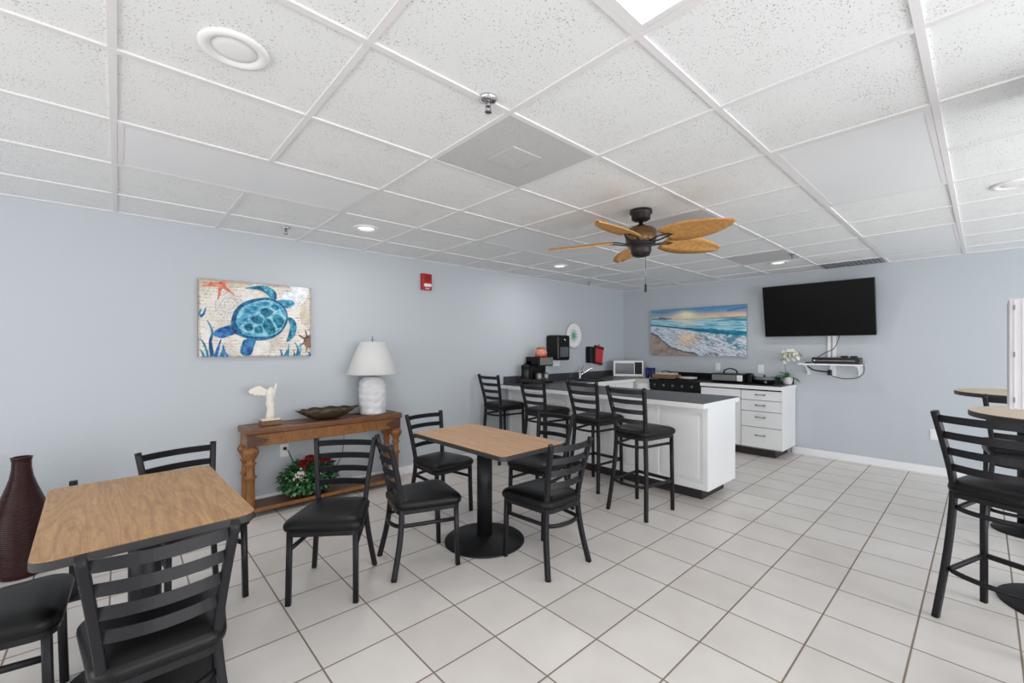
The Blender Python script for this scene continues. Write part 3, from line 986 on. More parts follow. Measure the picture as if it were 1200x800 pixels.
def canvas(name, label, origin, ux, normal, W, H, th, nu, nv, rgb, side):
    """stretched canvas: a box whose front is a fine grid carrying the painted colours"""
    ux, n, uz = Vector(ux), Vector(normal), Vector((0, 0, 1))
    vs, fs = [], []
    for b in range(nv):
        for a in range(nu):
            vs.append(ux * (a / (nu - 1) - 0.5) * W + uz * (b / (nv - 1) - 0.5) * H + n * th)
    for b in range(nv - 1):
        for a in range(nu - 1):
            k = b * nu + a
            fs.append((k, k + 1, k + nu + 1, k + nu))
    base = len(vs)
    for d in (0.0, th):
        for u, v in ((-.5, -.5), (.5, -.5), (.5, .5), (-.5, .5)): vs.append(ux * u * W + uz * v * H + n * d)
    q = base
    fs += [(q + 3, q + 2, q + 1, q)] + [(q + a, q + (a + 1) % 4, q + 4 + (a + 1) % 4, q + 4 + a) for a in range(4)]
    me = bpy.data.meshes.new(name)
    me.from_pydata(vs, [], fs)
    ca = me.color_attributes.new('paint', 'FLOAT_COLOR', 'POINT')
    lin = np.clip(rgb / 255.0, 0, 1).reshape(-1, 3)
    lin = np.where(lin <= 0.04045, lin / 12.92, ((lin + 0.055) / 1.055) ** 2.4)
    full = np.ones((len(vs), 4))
    full[:base, :3] = lin
    full[base:, :3] = srgb(*side)
    ca.data.foreach_set('color', full.ravel().astype(np.float32))
    m = mat(name + '_paint', (0.5, 0.5, 0.5), 0.6, spec=0.3)
    at = m.node_tree.nodes.new('ShaderNodeAttribute')
    at.attribute_name = 'paint'
    m.node_tree.links.new(at.outputs['Color'], m.node_tree.nodes['Principled BSDF'].inputs['Base Color'])
    me.materials.append(m)
    o = bpy.data.objects.new(name, me)
    COL.objects.link(o)
    o.location = origin
    return tag(o, label, 'wall picture')

def paint(name, c0, c1, scale, rough=0.6, c2=None):
    m = mat(name, c0, rough)
    nt = m.node_tree
    tc = nt.nodes.new('ShaderNodeTexCoord')
    n = nt.nodes.new('ShaderNodeTexNoise')
    n.inputs['Scale'].default_value = scale
    n.inputs['Detail'].default_value = 5
    n.inputs['Distortion'].default_value = 0.6
    nt.links.new(tc.outputs['Object'], n.inputs['Vector'])
    r = nt.nodes.new('ShaderNodeValToRGB')
    e = r.color_ramp.elements
    e[0].position = 0.36; e[0].color = (*c0, 1)
    e[1].position = 0.64; e[1].color = (*c1, 1)
    if c2:
        x = e.new(0.5); x.color = (*c2, 1)
    nt.links.new(n.outputs['Fac'], r.inputs['Fac'])
    nt.links.new(r.outputs['Color'], nt.nodes['Principled BSDF'].inputs['Base Color'])
    return m

def smooth_poly(pts, n=4):
    P = [Vector(p) for p in pts]
    m = len(P)
    out = []
    for i in range(m):
        p0, p1, p2, p3 = P[i - 1], P[i], P[(i + 1) % m], P[(i + 2) % m]
        for k in range(n):
            t = k / n
            q = 0.5 * ((2 * p1) + (p2 - p0) * t + (2 * p0 - 5 * p1 + 4 * p2 - p3) * t * t + (3 * p1 - p0 - 3 * p2 + p3) * t ** 3)
            out.append((q.x, q.y))
    return out

def tq(pts):      # turtle canvas coordinates
    out = []
    for x, y in pts:
        u = (x - 55) / 1000
        top, bot = 45 + 80 * u, 755 - 15 * u
        out.append((u, (bot - y) / (bot - top)))
    return out
TL = []
def T(mi, pts, sm=True):
    TL.append((mi, tq(smooth_poly(pts) if sm else pts)))
def stroke(mi, pts, w0, w1):
    P = smooth_path([(x, y, 0) for x, y in pts], 5)
    Lf, Rt = [], []
    for i, p in enumerate(P):
        t = (P[min(i + 1, len(P) - 1)] - P[max(i - 1, 0)]).normalized()
        nn = Vector((-t.y, t.x, 0))
        wd = w0 + (w1 - w0) * i / (len(P) - 1)
        Lf.append(p + nn * wd / 2); Rt.append(p - nn * wd / 2)
    TL.append((mi, tq([(p.x, p.y) for p in Lf + Rt[::-1]])))
# 1 teal deep,2 blue,3 pale cyan,4 orange,5 white,6 grey line,7 navy,8 brown, 9 greenish, 10 mid blue
for y in (430, 500, 640, 705): stroke(6, [(60, y - 10), (500, y), (1050, y + 12)], 3, 3)
stroke(6, [(660, 600), (658, 748)], 4, 4)
T(9, [(60, 60), (200, 62), (420, 85), (480, 110), (300, 130), (120, 120), (60, 130)])
T(9, [(960, 300), (1030, 320), (1050, 420), (1000, 470), (940, 400)])
T(5, [(480, 600), (640, 610), (650, 680), (560, 720), (480, 690)]); T(5, [(430, 150), (600, 180), (560, 220), (420, 250)])
T(5, [(80, 500), (150, 520), (160, 600), (100, 620)])
for k in range(26):                      # ammonite rings
    a = k / 26 * 2 * PI
    stroke(6, [(300 + 60 * math.cos(a), 285 + 60 * math.sin(a)), (300 + 112 * math.cos(a + .3), 285 + 105 * math.sin(a + .3))], 4, 5)
for rr in (40, 70, 112): 
    for k in range(12):
        a, b = 2 * PI * k / 12, 2 * PI * (k + 0.9) / 12
        stroke(6, [(300 + rr * math.cos(q), 285 + rr * math.sin(q)) for q in (a, (a + b) / 2, b)], 5, 5)
for k in range(22):                      # pale shell fan
    a = R(-70 + k * 200 / 21)
    stroke(11, [(830 + 40 * math.cos(a), 140 + 20 * math.sin(a)), (830 + 200 * math.cos(a), 145 + 165 * math.sin(a))], 8, 24)
for a in (-172, -40 + 10, 42, 100, 200 - 385):
    stroke(4, [(235, 100), (235 + 75 * math.cos(R(a)), 100 + 70 * math.sin(R(a))), (235 + 145 * math.cos(R(a)), 100 + 135 * math.sin(R(a)))], 40, 10)
T(4, [(200, 85), (240, 70), (275, 90), (265, 125), (225, 130), (200, 110)])
for a in (-150, -105, -60, 150, 100):    # brown sun star
    stroke(8, [(1025, 600), (1025 + 115 * math.cos(R(a)), 600 + 105 * math.sin(R(a)))], 30, 8)
T(8, [(990, 570), (1030, 550), (1054, 570), (1054, 660), (1010, 660), (980, 620)])
weeds = [(7, [(165, 745), (150, 620), (165, 520), (125, 420)], 40, 8), (2, [(190, 750), (215, 660), (235, 590)], 38, 8), (7, [(240, 750), (255, 690), (250, 640)], 50, 8), (1, [(130, 750), (120, 690), (95, 620), (70, 590)], 24, 10), (2, [(70, 390), (100, 360), (112, 310)], 30, 10), (1, [(62, 380), (70, 340), (80, 320)], 20, 8), (2, [(290, 750), (270, 715), (240, 705)], 30, 8), (10, [(100, 750), (90, 715), (70, 680)], 30, 10),
         (1, [(820, 740), (828, 690), (835, 630)], 34, 8), (7, [(770, 742), (760, 700), (750, 680)], 24, 8), (1, [(910, 740), (925, 680), (890, 610)], 34, 8), (10, [(930, 740), (950, 680), (945, 620)], 26, 8), (1, [(790, 740), (805, 715), (812, 680)], 22, 6), (2, [(1045, 740), (1040, 715), (1020, 700)], 30, 8), (7, [(880, 740), (890, 715), (870, 680)], 20, 6)]
for wv in weeds: stroke(*wv)
T(2, [(330, 460), (250, 480), (190, 510), (172, 555), (240, 582), (300, 562), (345, 540)])
T(7, [(430, 590), (525, 590), (512, 660), (490, 725), (440, 742), (393, 710), (405, 640)])
T(2, [(450, 620), (500, 615), (485, 680), (455, 715), (420, 700), (430, 650)])
T(1, [(430, 130), (520, 108), (600, 103), (670, 130), (715, 170), (715, 225), (685, 240), (650, 208), (610, 170), (540, 143)])
T(10, [(600, 112), (660, 135), (700, 180), (690, 220), (650, 180), (610, 150)])
T(10, [(720, 240), (800, 230), (860, 235), (890, 265), (868, 290), (825, 308), (790, 300), (740, 275)])
T(3, [(830, 285), (875, 275), (860, 292), (825, 305)])
T(1, [(820, 395), (870, 398), (905, 440), (910, 505), (880, 570), (812, 614), (830, 540), (845, 470)])
T(10, [(850, 410), (885, 440), (890, 500), (860, 560), (855, 480)])
T(7, [(313, 480), (318, 410), (343, 335), (400, 270), (480, 232), (560, 216), (640, 212), (705, 232), (775, 277), (812, 330), (826, 400), (812, 455), (765, 522), (690, 575), (600, 598), (520, 600), (440, 580), (370, 552), (328, 525)])
T(3, [(360, 440), (370, 370), (415, 300), (490, 262), (570, 240), (650, 235), (715, 255), (770, 295), (800, 345), (808, 400), (795, 445), (750, 500), (680, 550), (600, 565), (520, 560), (450, 540), (395, 500)])
for mi, pl in ((1, [(568, 320), (620, 302), (672, 322), (688, 350), (640, 390), (592, 378), (565, 350)]), (1, [(680, 268), (725, 280), (742, 312), (712, 332), (662, 295)]), (1, [(690, 370), (742, 360), (790, 420), (772, 472), (732, 492), (676, 405)]), (1, [(602, 402), (650, 402), (705, 480), (702, 532), (640, 547), (590, 480)]),
               (1, [(480, 392), (540, 368), (598, 402), (580, 442), (540, 452), (490, 425)]), (1, [(430, 462), (470, 442), (500, 462), (500, 507), (452, 517), (425, 490)]), (1, [(520, 477), (578, 468), (592, 520), (560, 542), (515, 522)]), (10, [(420, 335), (470, 292), (540, 290), (555, 338), (500, 360), (425, 378)]), (10, [(560, 250), (640, 247), (650, 290), (580, 292), (500, 270)]), (10, [(720, 265), (765, 300), (800, 350), (805, 400), (770, 360), (745, 310)]), (10, [(385, 430), (450, 390), (475, 425), (430, 445), (395, 475)]), (10, [(720, 500), (770, 480), (740, 515), (700, 540)]), (10, [(400, 500), (430, 520), (500, 545), (560, 560), (480, 558), (420, 535)])):
    gx, gy = sum(p[0] for p in pl) / len(pl), sum(p[1] for p in pl) / len(pl)
    T(mi, [(gx + (x - gx) * 1.10, gy + (y - gy) * 1.10) for x, y in pl])
    stroke(3, pl + [pl[0]], 7, 7)
NU, NV = 300, 222
U, V = np.meshgrid(np.linspace(0, 1, NU), np.linspace(0, 1, NV))
n1, n2, n3 = fbm(U * 9, V * 7), fbm(U * 34, V * 26), fbm(U * 90, V * 70, 2)
rgb = np.ones((NV, NU, 3)) * np.array((226, 221, 214.0))
rgb = mixc(rgb, (196, 186, 172), (n1 - 0.44) * 2.2)
rgb = mixc(rgb, (236, 232, 226), (fbm(U * 6 + 9, V * 5 + 3) - 0.48) * 3.5)
rgb = mixc(rgb, (120, 104, 90), np.clip((n3 - 0.60) * 5, 0, 0.6) * (np.sin(V * 150) > 0.2))
edge = np.minimum(np.minimum(U, 1 - U) * 1.35, np.minimum(V, 1 - V))
rgb = mixc(rgb, (120, 92, 74), np.clip(0.55 - edge * 18 + (n2 - 0.5) * 0.8, 0, 0.6))
PAL = {11: ((206, 218, 232), (248, 250, 252)), 1: ((18, 78, 108), (60, 150, 176)), 2: ((28, 62, 138), (66, 132, 190)), 3: ((90, 168, 198), (164, 212, 228)), 4: ((190, 96, 70), (226, 150, 124)), 5: ((240, 240, 238), (224, 220, 212)), 6: ((150, 154, 170), (196, 194, 200)), 7: ((22, 62, 104), (46, 124, 166)), 8: ((96, 72, 62), (140, 110, 94)), 9: ((176, 158, 128), (206, 192, 166)), 10: ((40, 116, 158), (112, 186, 208))}
for mi, poly in TL:
    msk = inside(poly, U, V)
    c0, c1 = PAL[mi]
    f = np.clip((n2 - 0.5) * 2.6 + (n1 - 0.5) * 1.5 + 0.5, 0, 1)[..., None]
    paint_c = np.array(c0) * (1 - f) + np.array(c1) * f
    k = msk.astype(float) * (0.75 if mi in (5, 6) else 0.5 if mi == 9 else 1.0)
    rgb = rgb * (1 - k[..., None]) + paint_c * k[..., None]
    if mi in (7, 2, 1) :                      # thin pale brush edge
        er = msk & ~(np.roll(msk, 1, 0) & np.roll(msk, -1, 0) & np.roll(msk, 1, 1) & np.roll(msk, -1, 1))
        rgb = mixc(rgb, (150, 206, 222), er * 0.45)
rgb = rgb + (n3[..., None] - 0.5) * 22
canvas('turtle_picture', 'blue sea turtle picture on canvas hung on the left wall', (0.903, YA, 1.617), (1, 0, 0), (0, -1, 0), 0.858, 0.635, 0.028, NU, NV, rgb, (150, 132, 112))

NU, NV = 300, 150
U, V = np.meshgrid(np.linspace(0, 1, NU), np.linspace(0, 1, NV))
X = 78 + 1037 * U
top, bot = 130 - 70 * U, 605 + 5 * U
Y = bot - V * (bot - top)
st1 = fbm(X / 110, Y / 9)                 # long horizontal streaks
nA, nB = fbm(X / 60, Y / 40), fbm(X / 16, Y / 11)
hor = 232 - 32 * U                        # horizon
t = (Y - top) / (hor - top)
rgb = np.ones((NV, NU, 3)) * np.array((92, 140, 186.0))
rgb = mixc(rgb, (172, 190, 204), t * 1.3 - 0.1)
rgb = mixc(rgb, (238, 204, 172), (t - 0.42) * 2.6)
rgb = mixc(rgb, (126, 172, 200), (0.30 - U) * 2.6 * (1 - 0.4 * t))
rgb = mixc(rgb, (96, 128, 164), (st1 - 0.55) * 4 * (1.1 - t))
G = np.exp(-((X - 500) / 110) ** 2 - ((Y - 172) / 42) ** 2)
rgb = mixc(rgb, (252, 242, 200), G * 1.1)
for (xa, ya, xb, yb, w_, c) in ((930, 130, 1115, 92, 9, (66, 104, 146)), (90, 226, 330, 216, 9, (84, 96, 124)), (560, 222, 1115, 192, 6, (112, 116, 126)), (90, 150, 300, 152, 7, (96, 132, 164)), (180, 210, 260, 214, 10, (92, 88, 120))):
    tt = np.clip((X - xa) / (xb - xa), 0, 1)
    yy = ya + (yb - ya) * tt
    k = np.exp(-((Y - yy) / w_) ** 2) * ((X > xa) & (X < xb)) * (0.55 + 0.9 * (st1 - 0.3))
    rgb = mixc(rgb, c, k)
sea = Y > hor
S = np.ones_like(rgb) * np.array((146, 200, 220.0))
S = mixc(S, (224, 236, 240), (st1 - 0.42) * 3.2)
S = mixc(S, (52, 150, 178), (fbm(X / 130 + 4, Y / 8 + 2) - 0.55) * 4.5)
S = mixc(S, (60, 140, 166), np.clip((X - 820) / 200, 0, 1) * np.exp(-((Y - 222) / 16) ** 2))
S = mixc(S, (250, 230, 196), np.exp(-((X - 500) / 120) ** 2 - ((Y - 250) / 26) ** 2) * 0.7)
wy = np.interp(X, (78, 250, 420, 640, 860, 1115), (286, 300, 314, 334, 356, 372))
ww = np.interp(X, (78, 420, 640, 860, 1115), (8, 9, 20, 26, 30))
wave = np.abs(Y - wy) < ww * (0.75 + 0.7 * (nB - 0.3))
foam = Y > wy + ww * 0.9
F = np.ones_like(rgb) * np.array((212, 220, 232.0))
diag = fbm((X + Y * 1.2) / 70, (Y - X * 0.45) / 13)
F = mixc(F, (148, 172, 198), (diag - 0.46) * 4.5)
F = mixc(F, (240, 242, 244), (nB - 0.52) * 4)
F = mixc(F, (70, 132, 158), np.clip((nA - 0.5) * 5, 0, 0.8) * np.clip((470 - Y + (X - 620) * 0.25) / 60, 0, 1) * (X > 600))
F = mixc(F, (120, 100, 100), np.clip((diag - 0.62) * 8, 0, 0.85) * (X > 560))
R2 = np.exp(-((X - 510) / 120) ** 2 - ((Y - 440) / 75) ** 2)
F = mixc(F, (246, 208, 172), R2 * (0.75 + (nB - 0.5)))
F = mixc(F, (252, 238, 200), np.exp(-((X - 510) / 60) ** 2 - ((Y - 415) / 32) ** 2) * 0.8)
F = mixc(F, (150, 130, 130), np.clip((fbm(X / 12 + 3, Y / 12) - 0.62) * 7, 0, 0.7) * R2)
S = np.where(foam[..., None], F, S)
Wc = mixc(np.ones_like(rgb) * np.array((22, 116, 148.0)), (70, 176, 198), (st1 - 0.5) * 3)
S = np.where(wave[..., None], Wc, S)
sy = np.interp(X, (78, 165, 230, 330, 480, 600, 626, 640), (378, 400, 460, 525, 572, 580, 606, 640)) + (nB - 0.5) * 14
S = mixc(S, (44, 74, 92), (np.abs(Y - sy) < 8) * 0.9)
sand = Y > sy + 5
Sd = mixc(np.ones_like(rgb) * np.array((178, 162, 150.0)), (140, 126, 122), (nA - 0.4) * 2.5 + (nB - 0.5))
S = np.where(sand[..., None], Sd, S)
rgb = np.where(sea[..., None], S, rgb) + (fbm(X / 5, Y / 5, 2)[..., None] - 0.5) * 24
canvas('beach_picture', 'wide canvas picture of waves on a beach at sunrise on the back wall', (XB, 2.985, 1.628), (0, -1, 0), (-1, 0, 0), 1.473, 0.735, 0.035, NU, NV, rgb, (140, 156, 172))

# ------------------------------------------------------------------ kitchen corner
ZC = 0.90
PX0, PX1, PY0 = 3.815, 4.42, 1.625      # peninsula body
pen = thing('peninsula_cabinet', 'long white panelled peninsula cabinet with dark toe kick behind the bar stools', 'cabinet', ((PX0 + PX1) / 2, (PY0 + YA) / 2, 0))
ox, oy = (PX0 + PX1) / 2, (PY0 + YA) / 2
def rel(o, a): return (a[0] - o[0], a[1] - o[1], a[2])
bm = NB(); span(bm, rel((ox, oy), (PX0 + 0.012, PY0 + 0.0, 0.115)), rel((ox, oy), (PX1, YA - 0.02, ZC - 0.045))); obj('body', bm, 'cab', pen, bevel=0.002)
npan = 5
pw = (YA - 0.02 - PY0) / npan
for k in range(npan):
    y0 = PY0 + k * pw
    bm = NB()
    st_ = 0.055
    xa, xb = PX0 - 0.004, PX0 + 0.012
    z0, z1 = 0.115, ZC - 0.045
    for p, q in (((y0, z0), (y0 + st_, z1)), ((y0 + pw - st_, z0), (y0 + pw - 0.002, z1)), ((y0 + st_, z0), (y0 + pw - st_, z0 + 0.06)), ((y0 + st_, z1 - 0.06), (y0 + pw - st_, z1))):
        span(bm, rel((ox, oy), (xa, p[0], p[1])), rel((ox, oy), (xb, q[0], q[1])))
    ya, yb, za, zb = y0 + st_ + 0.028, y0 + pw - st_ - 0.028, z0 + 0.06 + 0.028, z1 - 0.06 - 0.028
    span(bm, rel((ox, oy), (xa + 0.003, ya, za)), rel((ox, oy), (xb, yb, zb)))
    obj('raised_panel', bm, 'cab', pen, bevel=0.005)
bm = NB(); span(bm, rel((ox, oy), (PX0 + 0.10, PY0 + 0.10, 0)), rel((ox, oy), (PX1 - 0.02, YA - 0.02, 0.12))); obj('toe_kick', bm, 'toe', pen)
# worktop, L-shaped: peninsula run and run along the left wall
CYF = 3.65
wt = thing('worktop', 'black laminate worktop with white edge, over peninsula and sink run', 'worktop', (3.67, 1.605, 0))
wo = (3.67, 1.605)
lpts = [(3.67, 1.605), (4.465, 1.605), (4.465, CYF), (5.93, CYF), (5.93, YA - 0.002), (3.67, YA - 0.002)]
bm = NB(); prism(bm, [(x - wo[0], y - wo[1]) for x, y in lpts], ZC - 0.045, ZC - 0.001); obj('edge', bm, 'cab', wt)
bm = NB(); prism(bm, [(x - wo[0], y - wo[1]) for x, y in lpts], ZC - 0.002, ZC + 0.003); obj('surface', bm, 'lam_black', wt)
bm = NB(); span(bm, rel(wo, (3.75, YA - 0.022, ZC + 0.002)), rel(wo, (XB - 0.04, YA - 0.001, ZC + 0.10))); obj('backsplash', bm, 'lam_black', wt)
# sink run base along the left wall + corner
sb = thing('sink_cabinet', 'white base cabinet under the sink along the left wall', 'cabinet', (5.2, 3.97, 0))
so = (5.2, 3.97)
bm = NB(); span(bm, rel(so, (PX1 + 0.01, CYF + 0.03, 0.11)), rel(so, (5.92, YA - 0.02, ZC - 0.046))); obj('body', bm, 'cab', sb)
for k in range(3):
    bm = NB()
    x0 = PX1 + 0.06 + k * 0.47
    span(bm, rel(so, (x0, CYF + 0.012, 0.14)), rel(so, (x0 + 0.45, CYF + 0.032, ZC - 0.07)))
    obj('door', bm, 'cab', sb, bevel=0.004)
bm = NB(); span(bm, rel(so, (PX1 + 0.01, CYF + 0.09, 0)), rel(so, (5.92, YA - 0.02, 0.115))); obj('toe_kick', bm, 'toe', sb)
# corner cabinet, left of the stove on the back wall
SY0, SY1 = 2.655, 3.415       # stove
XF = 5.98                     # cabinet face on the back wall
cc = thing('corner_cabinet', 'white corner base cabinet with pale top under the microwave', 'cabinet', (6.25, 3.84, 0))
co = (6.25, 3.84)
bm = NB(); span(bm, rel(co, (5.97, SY1 + 0.01, 0.11)), rel(co, (XB - 0.01, YA - 0.02, ZC - 0.046))); obj('body', bm, 'cab', cc)
bm = NB(); span(bm, rel(co, (5.955, SY1 + 0.03, 0.14)), rel(co, (5.972, CYF - 0.02, ZC - 0.07))); obj('door', bm, 'cab', cc, bevel=0.003)
bm = NB(); span(bm, rel(co, (5.935, SY1 + 0.005, ZC - 0.045)), rel(co, (XB - 0.002, YA - 0.024, ZC + 0.003))); obj('top', bm, 'lam_pale', cc, bevel=0.003)
bm = NB(); span(bm, rel(co, (6.05, SY1 + 0.01, 0)), rel(co, (XB - 0.01, YA - 0.02, 0.115))); obj('toe_kick', bm, 'toe', cc)
# drawer cabinet on the back wall
DY0, DY1 = 1.66, SY0 - 0.008
dc = thing('drawer_cabinet', 'white base cabinet with four drawers and a door on the back wall', 'cabinet', (6.27, (DY0 + DY1) / 2, 0))
do_ = (6.27, (DY0 + DY1) / 2)
bm = NB(); span(bm, rel(do_, (XF, DY0, 0.105)), rel(do_, (XB - 0.01, DY1, ZC - 0.046))); obj('body', bm, 'cab', dc, bevel=0.002)
DM = 2.125
zt = [ZC - 0.062, 0.715, 0.575, 0.375, 0.115]
for k in range(4):
    bm = NB(); span(bm, rel(do_, (XF - 0.018, DY0 + 0.004, zt[k + 1] + 0.004)), rel(do_, (XF, DM - 0.004, zt[k] - 0.003)))
    d = obj('drawer', bm, 'cab', dc, bevel=0.002)
    zc_ = (zt[k] + zt[k + 1]) / 2 + (0.01 if k < 2 else 0.03)
    yc_ = (DY0 + DM) / 2
    bm = NB()
    sweep(bm, [rel(do_, q) for q in smooth_path([(XF - 0.018, yc_ - 0.05, zc_), (XF - 0.04, yc_ - 0.045, zc_), (XF - 0.042, yc_, zc_), (XF - 0.04, yc_ + 0.045, zc_), (XF - 0.018, yc_ + 0.05, zc_)], 4)], circ(0.005, 8), (0, 0, 1))
    for s in (-1, 1): lathe(bm, [(0.011, 0), (0.009, 0.012)], 10, rel(do_, (XF - 0.030, yc_ + s * 0.048, zc_)), axis=Matrix.Rotation(R(90), 3, 'Y'))
    obj('handle', bm, 'nickel', d)
bm = NB()
for q in (0,): span(bm, rel(do_, (XF - 0.018, DM + 0.004, 0.735)), rel(do_, (XF, DY1 - 0.006, ZC - 0.062)))
d = obj('drawer', bm, 'cab', dc, bevel=0.002)
bm = NB(); span(bm, rel(do_, (XF - 0.018, DM + 0.004, 0.119)), rel(do_, (XF, DY1 - 0.006, 0.728))); obj('door', bm, 'cab', dc, bevel=0.003)
bm = NB(); span(bm, rel(do_, (XF - 0.001, DY0 + 0.002, 0.108)), rel(do_, (XF + 0.0005, DY1 - 0.002, ZC - 0.047))); obj('gap_shade_sheet', bm, 'gap', dc)  # black sheet painting in the shade between drawer and door fronts
bm = NB(); span(bm, rel(do_, (XF + 0.07, DY0 + 0.09, 0)), rel(do_, (XB - 0.015, DY1, 0.11))); obj('toe_kick', bm, 'toe', dc)
dw = thing('worktop', 'black worktop with white edge on the drawer cabinet beside the stove', 'worktop', (6.27, (DY0 + DY1) / 2, 0))
bm = NB(); span(bm, rel(do_, (XF - 0.035, DY0 - 0.008, ZC - 0.045)), rel(do_, (XB - 0.002, DY1, ZC - 0.001))); obj('edge', bm, 'cab', dw)
bm = NB(); span(bm, rel(do_, (XF - 0.033, DY0 + 0.006, ZC - 0.002)), rel(do_, (XB - 0.002, DY1, ZC + 0.003))); obj('surface', bm, 'lam_black', dw)
bm = NB(); span(bm, rel(do_, (XB - 0.022, DY0 + 0.02, ZC + 0.002)), rel(do_, (XB - 0.001, DY1, ZC + 0.085))); obj('backsplash', bm, 'lam_black', dw)
# stove
sv = thing('stove', 'black kitchen range with a row of knobs between the white cabinets', 'stove', (6.23, (SY0 + SY1) / 2, 0))
vo = (6.23, (SY0 + SY1) / 2)
bm = NB(); span(bm, rel(vo, (5.97, SY0, 0.08)), rel(vo, (XB - 0.03, SY1, ZC - 0.01))); obj('body', bm, 'gloss_black', sv, bevel=0.004)
bm = NB(); span(bm, rel(vo, (5.93, SY0, ZC - 0.012)), rel(vo, (XB - 0.03, SY1, ZC + 0.008))); obj('cooktop', bm, 'gloss_black', sv, bevel=0.004)
bm = NB(); span(bm, rel(vo, (5.935, SY0 + 0.004, ZC - 0.13)), rel(vo, (5.972, SY1 - 0.004, ZC - 0.013))); pnl = obj('control_panel', bm, 'gloss_black', sv, bevel=0.004)
for k in range(5):
    y = SY0 + 0.10 + (SY1 - SY0 - 0.20) * k / 4
    bm = NB()
    lathe(bm, [(0.018, 0), (0.016, 0.018), (0.012, 0.024), (0.002, 0.024)], 18, rel(vo, (5.936, y, ZC - 0.07)), axis=Matrix.Rotation(R(-90), 3, 'Y'))
    obj('knob', bm, 'nickel', sv)
bm = NB(); span(bm, rel(vo, (5.945, SY0 + 0.01, 0.22)), rel(vo, (5.972, SY1 - 0.01, ZC - 0.145))); dr = obj('oven_door', bm, 'gloss_black', sv, bevel=0.005)
bm = NB(); cyl(bm, rel(vo, (5.92, SY0 + 0.06, 0.70)), rel(vo, (5.92, SY1 - 0.06, 0.70)), 0.01, 12)
for y in (SY0 + 0.1, SY1 - 0.1): cyl(bm, rel(vo, (5.95, y, 0.70)), rel(vo, (5.92, y, 0.70)), 0.007, 8)
obj('oven_handle', bm, 'steel', dr)
for gx in (6.08, 6.36):
    for gy in (SY0 + 0.2, SY1 - 0.2):
        bm = NB()
        for q in (0, 45, 90, 135): box(bm, rel(vo, (gx, gy, ZC + 0.017)), (0.22, 0.008, 0.012), Matrix.Rotation(R(q), 4, 'Z'))
        lathe(bm, [(0.11, ZC + 0.008), (0.115, ZC + 0.016), (0.105, ZC + 0.016)], 24, rel(vo, (gx, gy, 0)))
        obj('burner', bm, 'blackm', sv)
bm = NB(); span(bm, rel(vo, (XB - 0.05, SY0, ZC + 0.0)), rel(vo, (XB - 0.005, SY1, ZC + 0.10))); obj('back_guard', bm, 'gloss_black', sv, bevel=0.004)

# things on the stove
bx = thing('wooden_box', 'lidded brown wooden box with dark handle on the stove', 'box', (6.10, 3.22, ZC + 0.023))
bm = NB(); span(bm, (-0.12, -0.17, 0), (0.12, 0.17, 0.055)); obj('body', bm, 'breadwood', bx, bevel=0.006)
bm = NB(); span(bm, (-0.10, -0.14, 0.055), (0.10, 0.14, 0.082)); obj('lid', bm, 'lam_pale', bx, bevel=0.012)
bm = NB(); sweep(bm, smooth_path([(0, -0.075, 0.082), (0, -0.06, 0.10), (0, 0, 0.106), (0, 0.06, 0.10), (0, 0.075, 0.082)], 4), rect(0.02, 0.01), (1, 0, 0)); obj('handle', bm, 'gloss_black', bx)
for k in range(2):
    bm = NB(); lathe(bm, [(0.06, 0.0), (0.09, 0.004), (0.125, 0.018), (0.127, 0.021), (0.09, 0.010), (0.02, 0.008)], 36)
    o = obj('plate', bm, 'white_pl', loc=(6.10, 2.89, ZC + 0.023 + k * 0.012))
    tag(o, ('white plate at the bottom of the stack on the stove', 'white plate on top of the stack on the stove')[k], 'plate', 'plates on the stove')

# electric griddle oven, black appliance etc on the drawer worktop
go = thing('toaster_oven', 'low wide grey toaster oven with black top and carrying handle on the back worktop', 'toaster oven', (6.25, 2.36, ZC + 0.003))
bm = NB(); span(bm, (-0.13, -0.21, 0.012), (0.15, 0.21, 0.125)); obj('body', bm, 'gloss_black', go, bevel=0.006)
bm = NB(); span(bm, (-0.138, -0.12, 0.03), (-0.128, 0.195, 0.108)); obj('front_door', bm, 'steel', go, bevel=0.003)
bm = NB(); span(bm, (-0.138, -0.20, 0.03), (-0.128, -0.13, 0.108)); obj('control_panel', bm, 'white_pl', go, bevel=0.003)
bm = NB(); sweep(bm, smooth_path([(0.0, -0.09, 0.12), (0, -0.075, 0.165), (0, 0, 0.19), (0, 0.075, 0.165), (0, 0.09, 0.12)], 5), rect(0.022, 0.014), (1, 0, 0)); obj('handle', bm, 'gloss_black', go)
for x in (-0.1, 0.12):
    for y in (-0.18, 0.18):
        bm = NB(); cyl(bm, (x, y, 0), (x, y, 0.014), 0.012, 10); obj('foot', bm, 'gap', go)
kt = thing('can_opener', 'small black box-shaped appliance beside the toaster oven', 'appliance', (6.27, 2.112, ZC + 0.003))
bm = NB(); span(bm, (-0.05, -0.035, 0), (0.05, 0.035, 0.13)); obj('body', bm, 'gloss_black', kt, bevel=0.012, seg=3)
bm = NB(); span(bm, (-0.075, -0.03, 0.105), (0.0, 0.03, 0.14)); obj('head', bm, 'gloss_black', kt, bevel=0.006)
sk = thing('slow_cooker', 'low oval black cooker with glass lid between toaster oven and orchid', 'slow cooker', (6.27, 1.942, ZC + 0.003))
bm = NB()
rg = lathe(bm, [(0.10, 0.0), (0.12, 0.01), (0.128, 0.055), (0.13, 0.062)], 36); obj('base', bm, 'gloss_black', sk)
bm = NB(); lathe(bm, [(0.13, 0.062), (0.11, 0.082), (0.07, 0.094), (0.005, 0.098)], 36); obj('lid', bm, 'glass', sk)
bm = NB(); lathe(bm, [(0.01, 0.096), (0.018, 0.112), (0.012, 0.118), (0.002, 0.118)], 14); obj('lid_knob', bm, 'gloss_black', sk)
